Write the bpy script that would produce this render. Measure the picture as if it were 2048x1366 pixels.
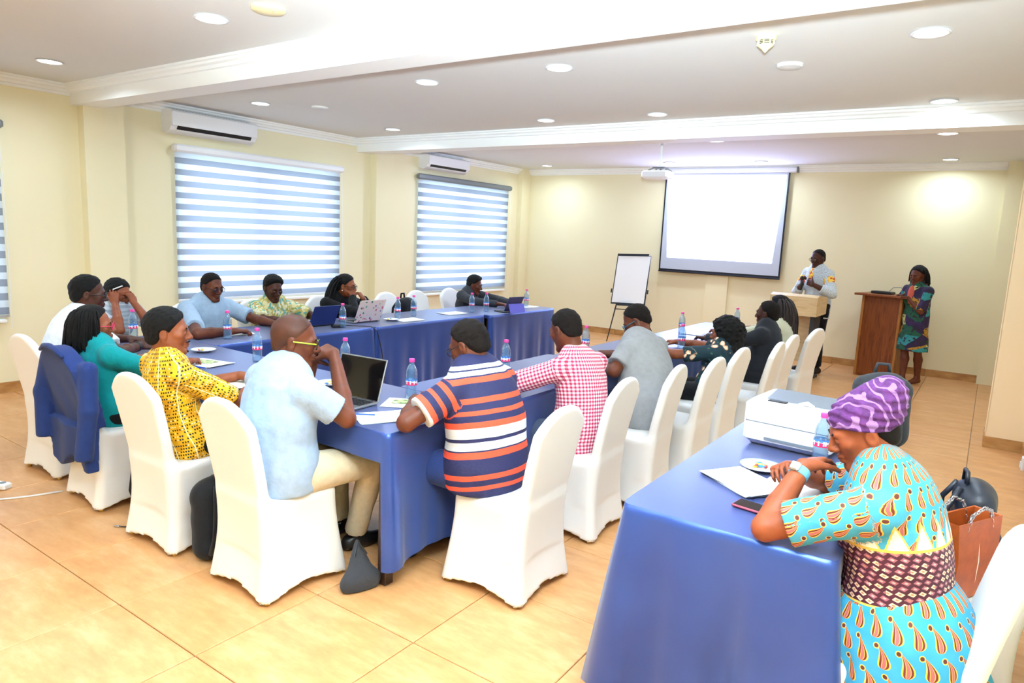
import bpy, math, random
import numpy as np
from math import sin, cos, pi, radians as rad

SC = bpy.context.scene
COL = SC.collection
for o in list(bpy.data.objects):
    bpy.data.objects.remove(o)

# ------------------------------------------------------------------ camera
FPX, YAW, PITCH, ROLL, EYE = 1376.7, .6019, .1544, .0467, 1.69     # focal length in pixels of the 2048 frame
fw = np.array([-sin(YAW) * cos(PITCH), cos(YAW) * cos(PITCH), -sin(PITCH)])
rt = np.cross(fw, [0, 0, 1.]); rt /= np.linalg.norm(rt)
up = np.cross(rt, fw)
rt, up = cos(ROLL) * rt + sin(ROLL) * up, -sin(ROLL) * rt + cos(ROLL) * up
cam = bpy.data.objects.new('camera', bpy.data.cameras.new('camera'))
COL.objects.link(cam)
cam.data.sensor_width = 36
cam.data.lens = 36 * FPX / 2048
cam.data.clip_start = .05
from mathutils import Matrix, Vector
cam.matrix_world = Matrix(((rt[0], up[0], -fw[0], 0), (rt[1], up[1], -fw[1], 0), (rt[2], up[2], -fw[2], EYE), (0, 0, 0, 1)))
SC.camera = cam


def ray(px, py):
    return fw + rt * (px - 1024) / FPX - up * (py - 683) / FPX


def onz(px, py, z):      # where a pixel's ray meets the height z
    d = ray(px, py); t = (z - EYE) / d[2]
    return np.array([d[0] * t, d[1] * t, z])


def onx(px, py, x):
    d = ray(px, py); t = x / d[0]
    return np.array([x, d[1] * t, EYE + d[2] * t])


def ony(px, py, y):
    d = ray(px, py); t = y / d[1]
    return np.array([d[0] * t, y, EYE + d[2] * t])


# ------------------------------------------------------------------ world, flash, exposure
W = bpy.data.worlds.new('daylight'); SC.world = W; W.use_nodes = True
bg = W.node_tree.nodes['Background']
bg.inputs[0].default_value = (.72, .87, 1, 1)
bg.inputs[1].default_value = 2.6
VS = SC.view_settings
VS.view_transform = 'Standard'; VS.look = 'None'; VS.gamma = 1; VS.use_curve_mapping = False
VS.exposure = 0.93
SC.cycles.use_denoising = True
SC.cycles.max_bounces = 6
SC.cycles.adaptive_threshold = .03
SC.cycles.diffuse_bounces = 4
SC.cycles.transparent_max_bounces = 12
SC.cycles.sample_clamp_indirect = 8
SC.cycles.caustics_reflective = False
SC.cycles.caustics_refractive = False

LAMP_POWER = 6.6
fl = bpy.data.lights.new('camera_flash', 'SPOT')          # the photographer's bounced flash
fl.energy = 2150; fl.spot_size = rad(96); fl.spot_blend = .9; fl.shadow_soft_size = .06
fl.color = (.68, .86, 1)
flo = bpy.data.objects.new('camera_flash', fl); COL.objects.link(flo)
flo.location = (.02, -.04, EYE + .17)
flo.rotation_euler = Vector((-.42, .66, .66)).to_track_quat('-Z', 'Y').to_euler()


# ------------------------------------------------------------------ node helpers
class X:
    """a shader value; arithmetic on it makes math nodes"""
    nt = None

    def __init__(s, k): s.k = k

    @staticmethod
    def m(op, *a):
        n = X.nt.nodes.new('ShaderNodeMath'); n.operation = op
        for i, v in enumerate(a):
            if isinstance(v, X): X.nt.links.new(v.k, n.inputs[i])
            else: n.inputs[i].default_value = v
        return X(n.outputs[0])

    def __add__(s, o): return X.m('ADD', s, o)
    __radd__ = __add__
    def __sub__(s, o): return X.m('SUBTRACT', s, o)
    def __rsub__(s, o): return X.m('SUBTRACT', o, s)
    def __mul__(s, o): return X.m('MULTIPLY', s, o)
    __rmul__ = __mul__
    def __truediv__(s, o): return X.m('DIVIDE', s, o)
    def __lt__(s, o): return X.m('LESS_THAN', s, o)
    def __gt__(s, o): return X.m('GREATER_THAN', s, o)
    def fract(s): return X.m('FRACT', s)
    def floor(s): return X.m('FLOOR', s)
    def sin(s): return X.m('SINE', s)
    def abs(s): return X.m('ABSOLUTE', s)
    def sqrt(s): return X.m('SQRT', s)
    def max(s, o): return X.m('MAXIMUM', s, o)
    def min(s, o): return X.m('MINIMUM', s, o)


def lin(c):
    return tuple((v / 255 / 12.92 if v / 255 <= .04045 else ((v / 255 + .055) / 1.055) ** 2.4) for v in c[:3]) + (1,)


def mixc(fac, a, b):
    n = X.nt.nodes.new('ShaderNodeMix'); n.data_type = 'RGBA'
    X.nt.links.new(fac.k, n.inputs[0])
    for i, v in ((6, a), (7, b)):
        if isinstance(v, X): X.nt.links.new(v.k, n.inputs[i])
        else: n.inputs[i].default_value = lin(v)
    return X(n.outputs[2])


def uvxy(name=None):
    n = X.nt.nodes.new('ShaderNodeUVMap'); s = X.nt.nodes.new('ShaderNodeSeparateXYZ')
    X.nt.links.new(n.outputs[0], s.inputs[0])
    return X(s.outputs[0]), X(s.outputs[1]), n.outputs[0]


def objxyz():
    n = X.nt.nodes.new('ShaderNodeTexCoord'); s = X.nt.nodes.new('ShaderNodeSeparateXYZ')
    X.nt.links.new(n.outputs['Object'], s.inputs[0])
    return X(s.outputs[0]), X(s.outputs[1]), X(s.outputs[2]), n.outputs['Object']


def noise(vec, scale, detail=2, rough=.5, col=False, dist=0):
    n = X.nt.nodes.new('ShaderNodeTexNoise')
    n.inputs['Scale'].default_value = scale; n.inputs['Detail'].default_value = detail
    n.inputs['Roughness'].default_value = rough; n.inputs['Distortion'].default_value = dist
    if vec is not None: X.nt.links.new(vec, n.inputs['Vector'])
    return X(n.outputs[1 if col else 0])


def voro(vec, scale, out='Color', rnd=1):
    n = X.nt.nodes.new('ShaderNodeTexVoronoi')
    n.inputs['Scale'].default_value = scale; n.inputs['Randomness'].default_value = rnd
    if vec is not None: X.nt.links.new(vec, n.inputs['Vector'])
    return X(n.outputs[out])


def ramp(fac, stops, const=False):
    n = X.nt.nodes.new('ShaderNodeValToRGB'); e = n.color_ramp.elements
    if const: n.color_ramp.interpolation = 'CONSTANT'
    while len(e) < len(stops): e.new(1)
    for el, (p, c) in zip(e, sorted(stops, key=lambda q: q[0])):
        el.position = p; el.color = lin(c)
    X.nt.links.new(fac.k, n.inputs[0])
    return X(n.outputs[0])


def sepc(c):
    n = X.nt.nodes.new('ShaderNodeSeparateColor'); X.nt.links.new(c.k, n.inputs[0])
    return X(n.outputs[0]), X(n.outputs[1]), X(n.outputs[2])


def vec3(x, y, z=0.):
    n = X.nt.nodes.new('ShaderNodeCombineXYZ')
    for i, v in enumerate((x, y, z)):
        if isinstance(v, X): X.nt.links.new(v.k, n.inputs[i])
        else: n.inputs[i].default_value = v
    return n.outputs[0]


MATS = {}


def mat(name, color=(200, 200, 200), rough=.6, metal=0, spec=.5, emit=None, estr=0, bump=None, fn=None, sheen=0, coat=0, trans=0, subs=0):
    if name in MATS: return MATS[name]
    m = bpy.data.materials.new(name); m.use_nodes = True; MATS[name] = m
    b = m.node_tree.nodes['Principled BSDF']; X.nt = m.node_tree
    if fn:
        r = fn()
        m.node_tree.links.new(r.k, b.inputs['Base Color'])
    else: b.inputs['Base Color'].default_value = lin(color)
    b.inputs['Roughness'].default_value = rough; b.inputs['Metallic'].default_value = metal
    b.inputs['Specular IOR Level'].default_value = spec
    b.inputs['Sheen Weight'].default_value = sheen; b.inputs['Coat Weight'].default_value = coat
    b.inputs['Transmission Weight'].default_value = trans
    if subs:
        b.inputs['Subsurface Weight'].default_value = subs; b.inputs['Subsurface Scale'].default_value = .01
    if emit: b.inputs['Emission Color'].default_value = lin(emit); b.inputs['Emission Strength'].default_value = estr
    if bump:
        sc, st, dist = bump
        _, _, _, ov = objxyz()
        h = noise(ov, sc, 3)
        n = m.node_tree.nodes.new('ShaderNodeBump'); n.inputs['Strength'].default_value = st; n.inputs['Distance'].default_value = dist
        m.node_tree.links.new(h.k, n.inputs['Height']); m.node_tree.links.new(n.outputs[0], b.inputs['Normal'])
    return m


def shader_mat(name, build):
    m = bpy.data.materials.new(name); m.use_nodes = True; MATS[name] = m
    nt = m.node_tree; nt.nodes.clear(); X.nt = nt
    out = nt.nodes.new('ShaderNodeOutputMaterial')
    nt.links.new(build(nt), out.inputs[0])
    return m


# ------------------------------------------------------------------ mesh helpers
class MB:
    """collects simple shapes into one mesh"""

    def __init__(s): s.v = []; s.f = []; s.mi = []; s.m = 0

    def add(s, vs, fs):
        b = len(s.v); s.v += [tuple(map(float, v)) for v in vs]
        for f in fs: s.f.append([i + b for i in f]); s.mi.append(s.m)
        return s

    def box(s, c, d, rz=0, R=None, bev=0):
        hx, hy, hz = d[0] / 2, d[1] / 2, d[2] / 2
        if bev:
            b = min(bev, hx * .9, hy * .9, hz * .9)
            loops = []
            for z, e in ((-hz, b), (-hz + b, 0), (hz - b, 0), (hz, b)):
                x, y = hx - e, hy - e; q = b * .5 if e == 0 else 0
                loops.append([(-x, -y + b, z), (-x + b, -y, z), (x - b, -y, z), (x, -y + b, z), (x, y - b, z), (x - b, y, z), (-x + b, y, z), (-x, y - b, z)])
            vs = [p for l in loops for p in l]
            fs = [[7, 6, 5, 4, 3, 2, 1, 0], [24 + i for i in range(8)]]
            for k in range(3):
                for i in range(8): fs.append([k * 8 + i, k * 8 + (i + 1) % 8, k * 8 + 8 + (i + 1) % 8, k * 8 + 8 + i])
        else:
            vs = [(x, y, z) for z in (-hz, hz) for x, y in ((-hx, -hy), (hx, -hy), (hx, hy), (-hx, hy))]
            fs = [[3, 2, 1, 0], [4, 5, 6, 7], [0, 1, 5, 4], [1, 2, 6, 5], [2, 3, 7, 6], [3, 0, 4, 7]]
        if R is None:
            ca, sa = cos(rz), sin(rz); R = np.array([[ca, -sa, 0], [sa, ca, 0], [0, 0, 1]])
        return s.add([np.array(c) + R @ np.array(p) for p in vs], fs)

    def tube(s, pts, r, n=8, cap=True, closed=False):
        pts = [np.array(p, float) for p in pts]; N = len(pts)
        rr = r if hasattr(r, '__len__') else [r] * N
        vs = []; fs = []; prev = None
        for i, p in enumerate(pts):
            if closed: t = pts[(i + 1) % N] - pts[i - 1]
            else: t = pts[min(i + 1, N - 1)] - pts[max(i - 1, 0)]
            t = t / (np.linalg.norm(t) + 1e-9)
            if prev is None:
                a = np.cross(t, [0, 0, 1.])
                if np.linalg.norm(a) < .1: a = np.cross(t, [1., 0, 0])
            else: a = prev - t * (prev @ t)
            a /= np.linalg.norm(a) + 1e-9; prev = a; b = np.cross(t, a)
            vs += [p + rr[i] * (cos(2 * pi * k / n) * a + sin(2 * pi * k / n) * b) for k in range(n)]
        for i in range(N if closed else N - 1):
            j = (i + 1) % N
            for k in range(n): fs.append([i * n + k, i * n + (k + 1) % n, j * n + (k + 1) % n, j * n + k])
        if cap and not closed: fs += [list(range(n))[::-1], [(N - 1) * n + k for k in range(n)]]
        return s.add(vs, fs)

    def lathe(s, prof, c=(0, 0, 0), n=24, R=None, cap=True):
        vs = []; fs = []
        for r, z in prof:
            for k in range(n):
                p = np.array([r * cos(2 * pi * k / n), r * sin(2 * pi * k / n), z])
                vs.append(np.array(c) + (R @ p if R is not None else p))
        m = len(prof)
        for i in range(m - 1):
            for k in range(n): fs.append([i * n + k, i * n + (k + 1) % n, (i + 1) * n + (k + 1) % n, (i + 1) * n + k])
        if cap: fs += [list(range(n))[::-1], [(m - 1) * n + k for k in range(n)]]
        return s.add(vs, fs)

    def prism(s, poly, depth_vec, off=(0, 0, 0)):
        n = len(poly); o = np.array(off, float); dv = np.array(depth_vec, float)
        vs = [o + np.array(p) for p in poly] + [o + np.array(p) + dv for p in poly]
        fs = [list(range(n))[::-1], list(range(n, 2 * n))] + [[i, (i + 1) % n, n + (i + 1) % n, n + i] for i in range(n)]
        return s.add(vs, fs)

    def ball(s, c, r, n=12, R=None):
        rr = np.array(r if hasattr(r, '__len__') else (r, r, r), float)
        vs = []; fs = []; m = n // 2
        for i in range(m + 1):
            a = pi * i / m
            for k in range(n):
                p = rr * np.array([sin(a) * cos(2 * pi * k / n), sin(a) * sin(2 * pi * k / n), -cos(a)])
                vs.append(np.array(c) + (R.T @ p if R is not None else p))
        for i in range(m):
            for k in range(n): fs.append([i * n + k, i * n + (k + 1) % n, (i + 1) * n + (k + 1) % n, (i + 1) * n + k])
        return s.add(vs, fs)

    def build(s, name, mats, parent=None, smooth=False, loc=None):
        me = bpy.data.meshes.new(name); me.from_pydata(s.v, [], s.f)
        if not isinstance(mats, (list, tuple)): mats = [mats]
        for m in mats: me.materials.append(MATS[m] if isinstance(m, str) else m)
        if len(mats) > 1: me.polygons.foreach_set('material_index', s.mi)
        if smooth: me.polygons.foreach_set('use_smooth', [True] * len(me.polygons))
        me.update()
        if smooth == 'auto' : me.set_sharp_from_angle(angle=rad(35))
        return link(name, me, parent, loc)


def link(name, me, parent=None, loc=None):
    o = bpy.data.objects.new(name, me); COL.objects.link(o)
    if parent is not None: o.parent = parent
    if loc is not None: o.location = loc
    return o


def thing(name, label, cat, loc=(0, 0, 0), rz=0, group=None):
    o = bpy.data.objects.new(name, None); COL.objects.link(o); o.empty_display_size = .1
    o.location = loc; o.rotation_euler = (0, 0, rz)
    return tag(o, label, cat, group)


def tag(o, label, cat, group=None):
    o['label'] = label; o['category'] = cat
    if group: o['group'] = group
    return o


def struct(o, label=None, cat=None):
    o['kind'] = 'structure'
    if label: o['label'] = label
    if cat: o['category'] = cat
    return o


def dup(root, loc=None, rz=None, label=None, group=None):
    r = root.copy(); COL.objects.link(r)
    if loc is not None: r.location = loc
    if rz is not None: r.rotation_euler = (0, 0, rz)
    if label: r['label'] = label
    if group: r['group'] = group
    for ch in list(root.children):
        c = ch.copy(); COL.objects.link(c); c.parent = r
        for g in list(ch.children):
            d = g.copy(); COL.objects.link(d); d.parent = c
    return r


def np_mesh(name, V, F, mats, parent=None, loc=None, uv=None, period=None):
    me = bpy.data.meshes.new(name); n = len(V); m, q = F.shape
    me.vertices.add(n); me.vertices.foreach_set('co', np.ascontiguousarray(V, np.float32).ravel())
    me.loops.add(m * q); me.loops.foreach_set('vertex_index', np.ascontiguousarray(F, np.int32).ravel())
    me.polygons.add(m); me.polygons.foreach_set('loop_start', np.arange(0, m * q, q, dtype=np.int32))
    try: me.polygons.foreach_set('loop_total', np.full(m, q, np.int32))
    except Exception: pass
    if uv is not None:
        fu = uv[F].copy()
        if period is not None:
            du = fu[:, :, 0] - fu[:, :1, 0]; pf = period[F[:, 0]][:, None]
            fu[:, :, 0] -= np.round(du / pf) * pf
        l = me.uv_layers.new(name='UVMap'); l.data.foreach_set('uv', fu.astype(np.float32).ravel())
    me.polygons.foreach_set('use_smooth', np.ones(m, bool))
    for k in (mats if isinstance(mats, (list, tuple)) else [mats]): me.materials.append(MATS[k] if isinstance(k, str) else k)
    me.update(calc_edges=True); me.validate()
    return link(name, me, parent, loc)
# ================================================================== the room
XL, XR, YB, YF, ZC = -7.465, .42, 11.10, -2.2, 2.90


def wallfn(c1, c2):
    def fn():
        _, _, _, ov = objxyz()
        return ramp(noise(ov, 1.3, 4), [(.3, c1), (.75, c2)])
    return fn


mat('wall_paint', rough=.75, spec=.25, fn=wallfn((242, 231, 194), (244, 234, 200)), bump=(180, .08, .002))
mat('peach_paint', rough=.75, spec=.25, fn=wallfn((250, 222, 184), (252, 226, 190)), bump=(180, .08, .002))
mat('ceiling_paint', (226, 224, 220), .85, spec=.2)
mat('plaster_white', (246, 245, 242), .6, spec=.3)


def tilefn():
    _, _, _, ov = objxyz()
    oi = X.nt.nodes.new('ShaderNodeObjectInfo')
    rnd = X(oi.outputs['Random'])
    x, y, z, _ = objxyz()
    v = vec3(x * 1.2 + rnd * 40., y * 3.2 + rnd * 17., z)
    a = noise(v, 3.2, 5, .62)
    b = noise(v, 11, 3, .6)
    base = ramp(a * .75 + b * .25, [(.3, (198, 140, 88)), (.5, (215, 158, 104)), (.68, (228, 179, 128))])
    return mixc(rnd * .25, base, (206, 146, 90))


mat('floor_tile', rough=.33, spec=.45, fn=tilefn)
mat('grout', (190, 172, 146), .9)


def skirtfn():
    x, y, z, _ = objxyz()
    oi = X.nt.nodes.new('ShaderNodeObjectInfo'); rnd = X(oi.outputs['Random'])
    v = vec3(x * 1.5 + rnd * 30., y * 1.5, z * 4)
    return ramp(noise(v, 4, 5), [(.3, (168, 116, 62)), (.7, (206, 158, 98))])


mat('skirting_tile', rough=.4, fn=skirtfn)
mat('aluminium', (205, 205, 205), .35, .8)
mat('white_plastic', (238, 238, 240), .35)
mat('grey_plastic', (120, 122, 126), .45)
mat('dark_plastic', (22, 24, 28), .4)
mat('lamp_emit', (255, 255, 255), emit=(255, 255, 250), estr=9)
mat('black_frame', (14, 18, 34), .5)

# floor: slab in grout colour, tiles on it as single pieces
fl_ = struct(MB().box(((XL + XR) / 2, (YB + YF) / 2, -.06), (XR - XL + .4, YB - YF + .4, .10)).build('floor', 'grout'),
             'glazed ochre floor tiles with thin joints', 'floor')
T = .6
tx0, ty0 = -3.5759 - 7 * T, 1.3654 - 6 * T
tile_me = MB().box((0, 0, -.005), (T - .0045, T - .0045, .012), bev=.0025).build('tile', 'floor_tile', fl_)
first = True
for i in range(15):
    for j in range(23):
        a, b = tx0 + i * T, ty0 + j * T
        c, d = min(a + T, XR), min(b + T, YB); a, b = max(a, XL), max(b, YF)
        if c - a < .05 or d - b < .05: continue
        if c - a > T - .01 and d - b > T - .01:
            o = tile_me if first else tile_me.copy()
            if not first: COL.objects.link(o)
            first = False
        else:
            o = MB().box((0, 0, -.005), (c - a - .0045, d - b - .0045, .012), bev=.0025).build('tile', 'floor_tile', fl_)
        o.location = ((a + c) / 2, (b + d) / 2, 0)
FZ = .001          # top of the tiles

# walls
W1, W2, W0 = (4.242, 6.434, .775, 2.395), (8.11, 10.402, .702, 2.456), (.38, 2.50, .72, 2.40)
w = MB()


def ybox(y0, y1, z0, z1): w.box((XL - .1, (y0 + y1) / 2, (z0 + z1) / 2), (.2, y1 - y0, z1 - z0))


ys = [YF]
for a in (W0, W1, W2):
    ybox(ys[-1], a[0], 0, 3.0); ybox(a[0], a[1], 0, a[2]); ybox(a[0], a[1], a[3], 3.0); ys.append(a[1])
ybox(ys[-1], YB + .2, 0, 3.0)
PX = XL + .12
py0, py1 = 3.25, 3.63
qy0, qy1 = onx(752, 420, PX)[1], onx(786, 420, PX)[1]
for a, b in ((py0, py1), (qy0, qy1)): w.box((XL + .06, (a + b) / 2, 1.45), (.12, b - a, 2.9))
w.box((XL + .05, YB - .14, 1.45), (.10, .28, 2.9))
struct(w.build('wall_left', 'wall_paint'), 'cream wall with windows and shallow pilasters', 'wall')
w = MB(); w.box(((XL + XR) / 2, YB + .1, 1.5), (XR - XL + .8, .2, 3.0))
w.box((-3.64, YB - .02, 1.45), (.36, .04, 2.9))
w.box((.15, YB - .05, 1.45), (.30, .10, 2.9))
struct(w.build('wall_back', 'wall_paint'), 'cream wall behind the projection screen', 'wall')
w = MB(); w.box((XR + .1, (YB + YF) / 2, 1.5), (.2, YB - YF + .4, 3.0))
struct(w.build('wall_right', 'wall_paint'), 'cream wall beside the peach column', 'wall')
w = MB(); w.box(((XL + XR) / 2, YF - .1, 1.5), (XR - XL + .8, .2, 3.0))
struct(w.build('wall_front', 'wall_paint'), 'cream wall closing the room', 'wall')
cx0 = onz(1967, 893, 0)
w = MB(); w.box(((cx0[0] + XR) / 2, cx0[1] + .2, 1.45), (XR - cx0[0], .4, 2.9))
w.box((cx0[0] - .004, cx0[1] + .02, 1.5), (.012, .04, 2.72))
col = struct(w.build('column', 'peach_paint'), 'peach painted column with tiled foot by the wall', 'column')
w = MB().box(((cx0[0] + XR) / 2 - .006, cx0[1] + .19, .05), (XR - cx0[0] + .012, .4, .1)).build('skirting', 'skirting_tile', col)
# ceiling, beams, cornices
struct(MB().box(((XL + XR) / 2, (YB + YF) / 2, ZC + .06), (XR - XL + .8, YB - YF + .8, .12)).build('ceiling', 'ceiling_paint'),
       'smooth off-white ceiling with recessed lights', 'ceiling')
B1, B2 = (3.20, 3.42), (6.86, 7.12)
for k, (a, b) in enumerate((B1, B2)):
    struct(MB().box(((XL + XR) / 2, (a + b) / 2, 2.815), (XR - XL, b - a, .19)).build('beam', 'plaster_white'),
           ['white ceiling beam with stepped moulding above the window wall pilaster', 'white ceiling beam before the projector'][k], 'beam')


def cornice(n, path, lab, h=.10, dep=.085):
    # path: [(x,y),(x,y)] along the wall, inward normal to the left
    (x0, y0), (x1, y1) = path
    d = np.array([x1 - x0, y1 - y0]); L = np.linalg.norm(d); d /= L; nrm = np.array([-d[1], d[0]])
    prof = [(0, 0), (dep, 0), (dep, -.018), (dep * .80, -.022), (dep * .78, -.04), (dep * .55, -.05), (dep * .45, -.072), (dep * .2, -.076), (dep * .18, -h), (0, -h)]
    poly = [np.array([x0 + nrm[0] * a, y0 + nrm[1] * a, ZC + z]) for a, z in prof]
    o = MB().prism(poly, (d[0] * L, d[1] * L, 0)).build('trim_%d' % n, 'plaster_white')
    struct(o, lab, 'cornice')


cornice(1, [(XL, YB), (XL, B2[1])], 'white cornice above the far window')
cornice(2, [(XL, B2[0]), (XL, B1[1])], 'white cornice above the window with the white headrail')
cornice(3, [(XL, B1[0]), (XL, YF)], 'white cornice along the bare end of the window wall')
cornice(4, [(XR, YB), (XL, YB)], 'white cornice above the projection screen')
cornice(5, [(XR, YF), (XR, B1[0])], 'white cornice along the side wall')
cornice(6, [(XR, B1[0]), (XL, B1[0])], 'bright stepped moulding along the large beam', .18, .09)
cornice(7, [(XR, B2[0]), (XL, B2[0])], 'stepped moulding along the beam before the projector', .18, .09)
cornice(8, [(XR, B2[1]), (XR, YB)], 'white cornice beside the column')
# skirting tiles


def skirting(name, a, b, lab):
    a = np.array(a, float); b = np.array(b, float); L = np.linalg.norm(b - a); d = (b - a) / L
    root = None; n = max(1, int(math.ceil(L / .6)))
    rz = math.atan2(d[1], d[0]); nm = np.array([-d[1], d[0]])
    root = struct(MB().box((0, 0, .05), (L, .008, .10)).build(name, 'grout'), lab, 'baseboard')
    m = (a + b) / 2; root.location = (m[0] + nm[0] * .004, m[1] + nm[1] * .004, 0); root.rotation_euler = (0, 0, rz)
    for i in range(n):
        l = min(.6, L - i * .6)
        MB().box((0, 0, 0), (l - .004, .010, .102), bev=.002).build('tile', 'skirting_tile', root, loc=(-L / 2 + i * .6 + l / 2, .008, .051))


skirting('baseboard_left', (XL, py0), (XL, YF), 'ochre tile skirting under the window wall')
skirting('baseboard_left_middle', (XL, qy0), (XL, py1), 'ochre tile skirting between the pilasters')
skirting('baseboard_left_far', (XL, YB - .28), (XL, qy1), 'ochre tile skirting under the far window')
skirting('baseboard_back', (0, YB), (XL + .1, YB), 'ochre tile skirting under the projection screen')
skirting('baseboard_right', (XR, YF), (XR, cx0[1]), 'ochre tile skirting along the side wall')

# windows with zebra blinds


def glassb(nt):
    t = nt.nodes.new('ShaderNodeBsdfTransparent'); t.inputs[0].default_value = (.95, .98, 1, 1)
    g = nt.nodes.new('ShaderNodeBsdfGlossy'); g.inputs[1].default_value = .03
    m = nt.nodes.new('ShaderNodeMixShader'); m.inputs[0].default_value = .06
    nt.links.new(t.outputs[0], m.inputs[1]); nt.links.new(g.outputs[0], m.inputs[2])
    return m.outputs[0]


shader_mat('window_glass', glassb)


def bandmat(name, col, tcol, tfac, open_):
    def b(nt):
        d = nt.nodes.new('ShaderNodeBsdfDiffuse')
        x, y, z, ov = objxyz()
        wv = ((y * 900.).sin() * (z * 900.).sin()) * .5 + .5
        nt.links.new(mixc(wv * .5, col, tuple(v * .8 for v in col)).k, d.inputs[0])
        t = nt.nodes.new('ShaderNodeBsdfTranslucent'); t.inputs[0].default_value = lin(tcol)
        m = nt.nodes.new('ShaderNodeMixShader'); m.inputs[0].default_value = tfac
        nt.links.new(d.outputs[0], m.inputs[1]); nt.links.new(t.outputs[0], m.inputs[2])
        p = nt.nodes.new('ShaderNodeBsdfTransparent'); m2 = nt.nodes.new('ShaderNodeMixShader'); m2.inputs[0].default_value = open_
        nt.links.new(m.outputs[0], m2.inputs[1]); nt.links.new(p.outputs[0], m2.inputs[2])
        return m2.outputs[0]
    shader_mat(name, b)


bandmat('blind_solid', (132, 138, 152), (172, 180, 200), .42, .01)
bandmat('blind_sheer', (225, 232, 245), (225, 236, 250), .55, .06)


def window(n, w, nb, rail, lab, blab, rail_top):
    y0, y1, z0, z1 = w; cy = (y0 + y1) / 2
    f = MB()
    for yy in (y0 + .025, cy, y1 - .025): f.box((XL - .12, yy, (z0 + z1) / 2), (.05, .05, z1 - z0))
    for zz in (z0 + .025, z1 - .025): f.box((XL - .12, cy, zz), (.05, y1 - y0, .05))
    root = struct(thing('window_%d' % n, lab, 'window', (0, 0, 0)))
    f.build('window_frame', 'aluminium', root)
    for a, b in ((y0 + .04, cy), (cy, y1 - .04)):
        MB().box((XL - .12, (a + b) / 2, (z0 + z1) / 2), (.006, b - a, z1 - z0 - .08)).build('pane', 'window_glass', root)
    MB().box((XL + .03, cy, z0 - .035), (.10, y1 - y0 + .06, .03), bev=.005).build('window_sill', 'plaster_white', root)
    bl = thing('window_blind', blab, 'blind', (XL + .05, cy, z0))
    H = z1 - z0 + .02; wd = y1 - y0 + .12
    MB().box((.02, 0, H + .03), (.10, wd + .06, .085), bev=.02).build('headrail', rail, bl)
    MB().box((.0, 0, .012), (.02, wd, .026), bev=.005).build('bottom_rail', 'white_plastic' if n == 1 else 'aluminium', bl)
    ph = (H - .03) / nb
    for i in range(nb):
        zc = .025 + ph * (i + .5)
        for q, (nm, mt, fr, dz) in enumerate((('fabric_band', 'blind_solid', .52, -ph * .24), ('sheer_band', 'blind_sheer', .5, ph * .26))):
            m = MB(); hh = ph * fr / 2; N = 16
            vs = []
            for k in range(N + 1):
                yy = -wd / 2 + wd * k / N
                wob = .0018 * sin(k * 1.3 + i * 2.1)
                vs += [(wob, yy, zc + dz - hh), (wob * .6, yy, zc + dz + hh)]
            m.add(vs, [[2 * k, 2 * k + 2, 2 * k + 3, 2 * k + 1] for k in range(N)])
            m.build(nm, mt, bl)
    cz = .25
    MB().tube([(.05, wd / 2 - .01, H), (.055, wd / 2 + .005, .6), (.05, wd / 2 - .005, -.1)], .003, 6).build('pull_cord', 'white_plastic', bl)
    return bl


mat('grey_rail', (122, 128, 132), .4, .2)
window(1, W1, 13, 'white_plastic', 'wide window behind a grey striped blind with white headrail', 'grey striped zebra blind with a white headrail', 1)
window(2, W2, 13, 'grey_rail', 'window behind a grey striped blind near the corner', 'grey striped zebra blind with a grey headrail', 1)
window(3, W0, 13, 'grey_rail', 'window at the bare end of the window wall', 'grey striped blind at the bare end of the window wall', 1)

# recessed lights
dl = thing('downlight', 'round recessed ceiling light, lit white', 'light', (0, 0, ZC), 0, 'recessed ceiling lights')
MB().lathe([(.082, 0), (.098, -.004), (.100, -.009), (.086, -.011), (.080, -.004)], n=32, cap=False).build('rim', 'white_plastic', dl, smooth=True)
MB().lathe([(.0005, -.008), (.050, -.009), (.083, -.006)][::-1], n=32, cap=False).build('diffuser', 'lamp_emit', dl, smooth=True)
la = bpy.data.lights.new('lamp', 'AREA'); la.shape = 'DISK'; la.size = .15; la.energy = LAMP_POWER; la.color = (.66, .85, 1); la.spread = rad(160)
lo = bpy.data.objects.new('lamp', la); COL.objects.link(lo); lo.parent = dl; lo.location = (0, 0, -.014)
LXY = [(99, 122), (422, 36), (521, 206), (786, 258), (854, 164), (1118, 135), (1092, 240), (1315, 228), (950, 297), (1094, 331), (1230, 286),
       (1430, 281), (1340, 325), (1522, 323), (1862, 64), (1888, 201), (1896, 266), (1901, 318)]
spots = [onz(a, b, ZC) for a, b in LXY] + [np.array([x, y, ZC]) for y in (2.58, .75, -1.1) for x in (-6.4, -4.05, -2.82, -.5) if not (y > 2 and x < -3)]  # unseen near rows carry on the grid, added for their light
for i, p in enumerate(spots):
    if i == 0: dl.location = p
    else: dup(dl, p)
for o_ in [q for q in COL.objects if q.name.startswith('downlight')]:
    y_ = o_.location[1]
    k_ = 0 if y_ < 3.3 else 1 if y_ < 7 else 2
    o_['label'] = ['lit round ceiling light on the near side of the large beam', 'lit round ceiling light between the two beams', 'lit round ceiling light on the projector side of the second beam'][k_]
    o_['group'] = ['ceiling lights before the large beam', 'ceiling lights between the beams', 'ceiling lights around the projector'][k_]

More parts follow.
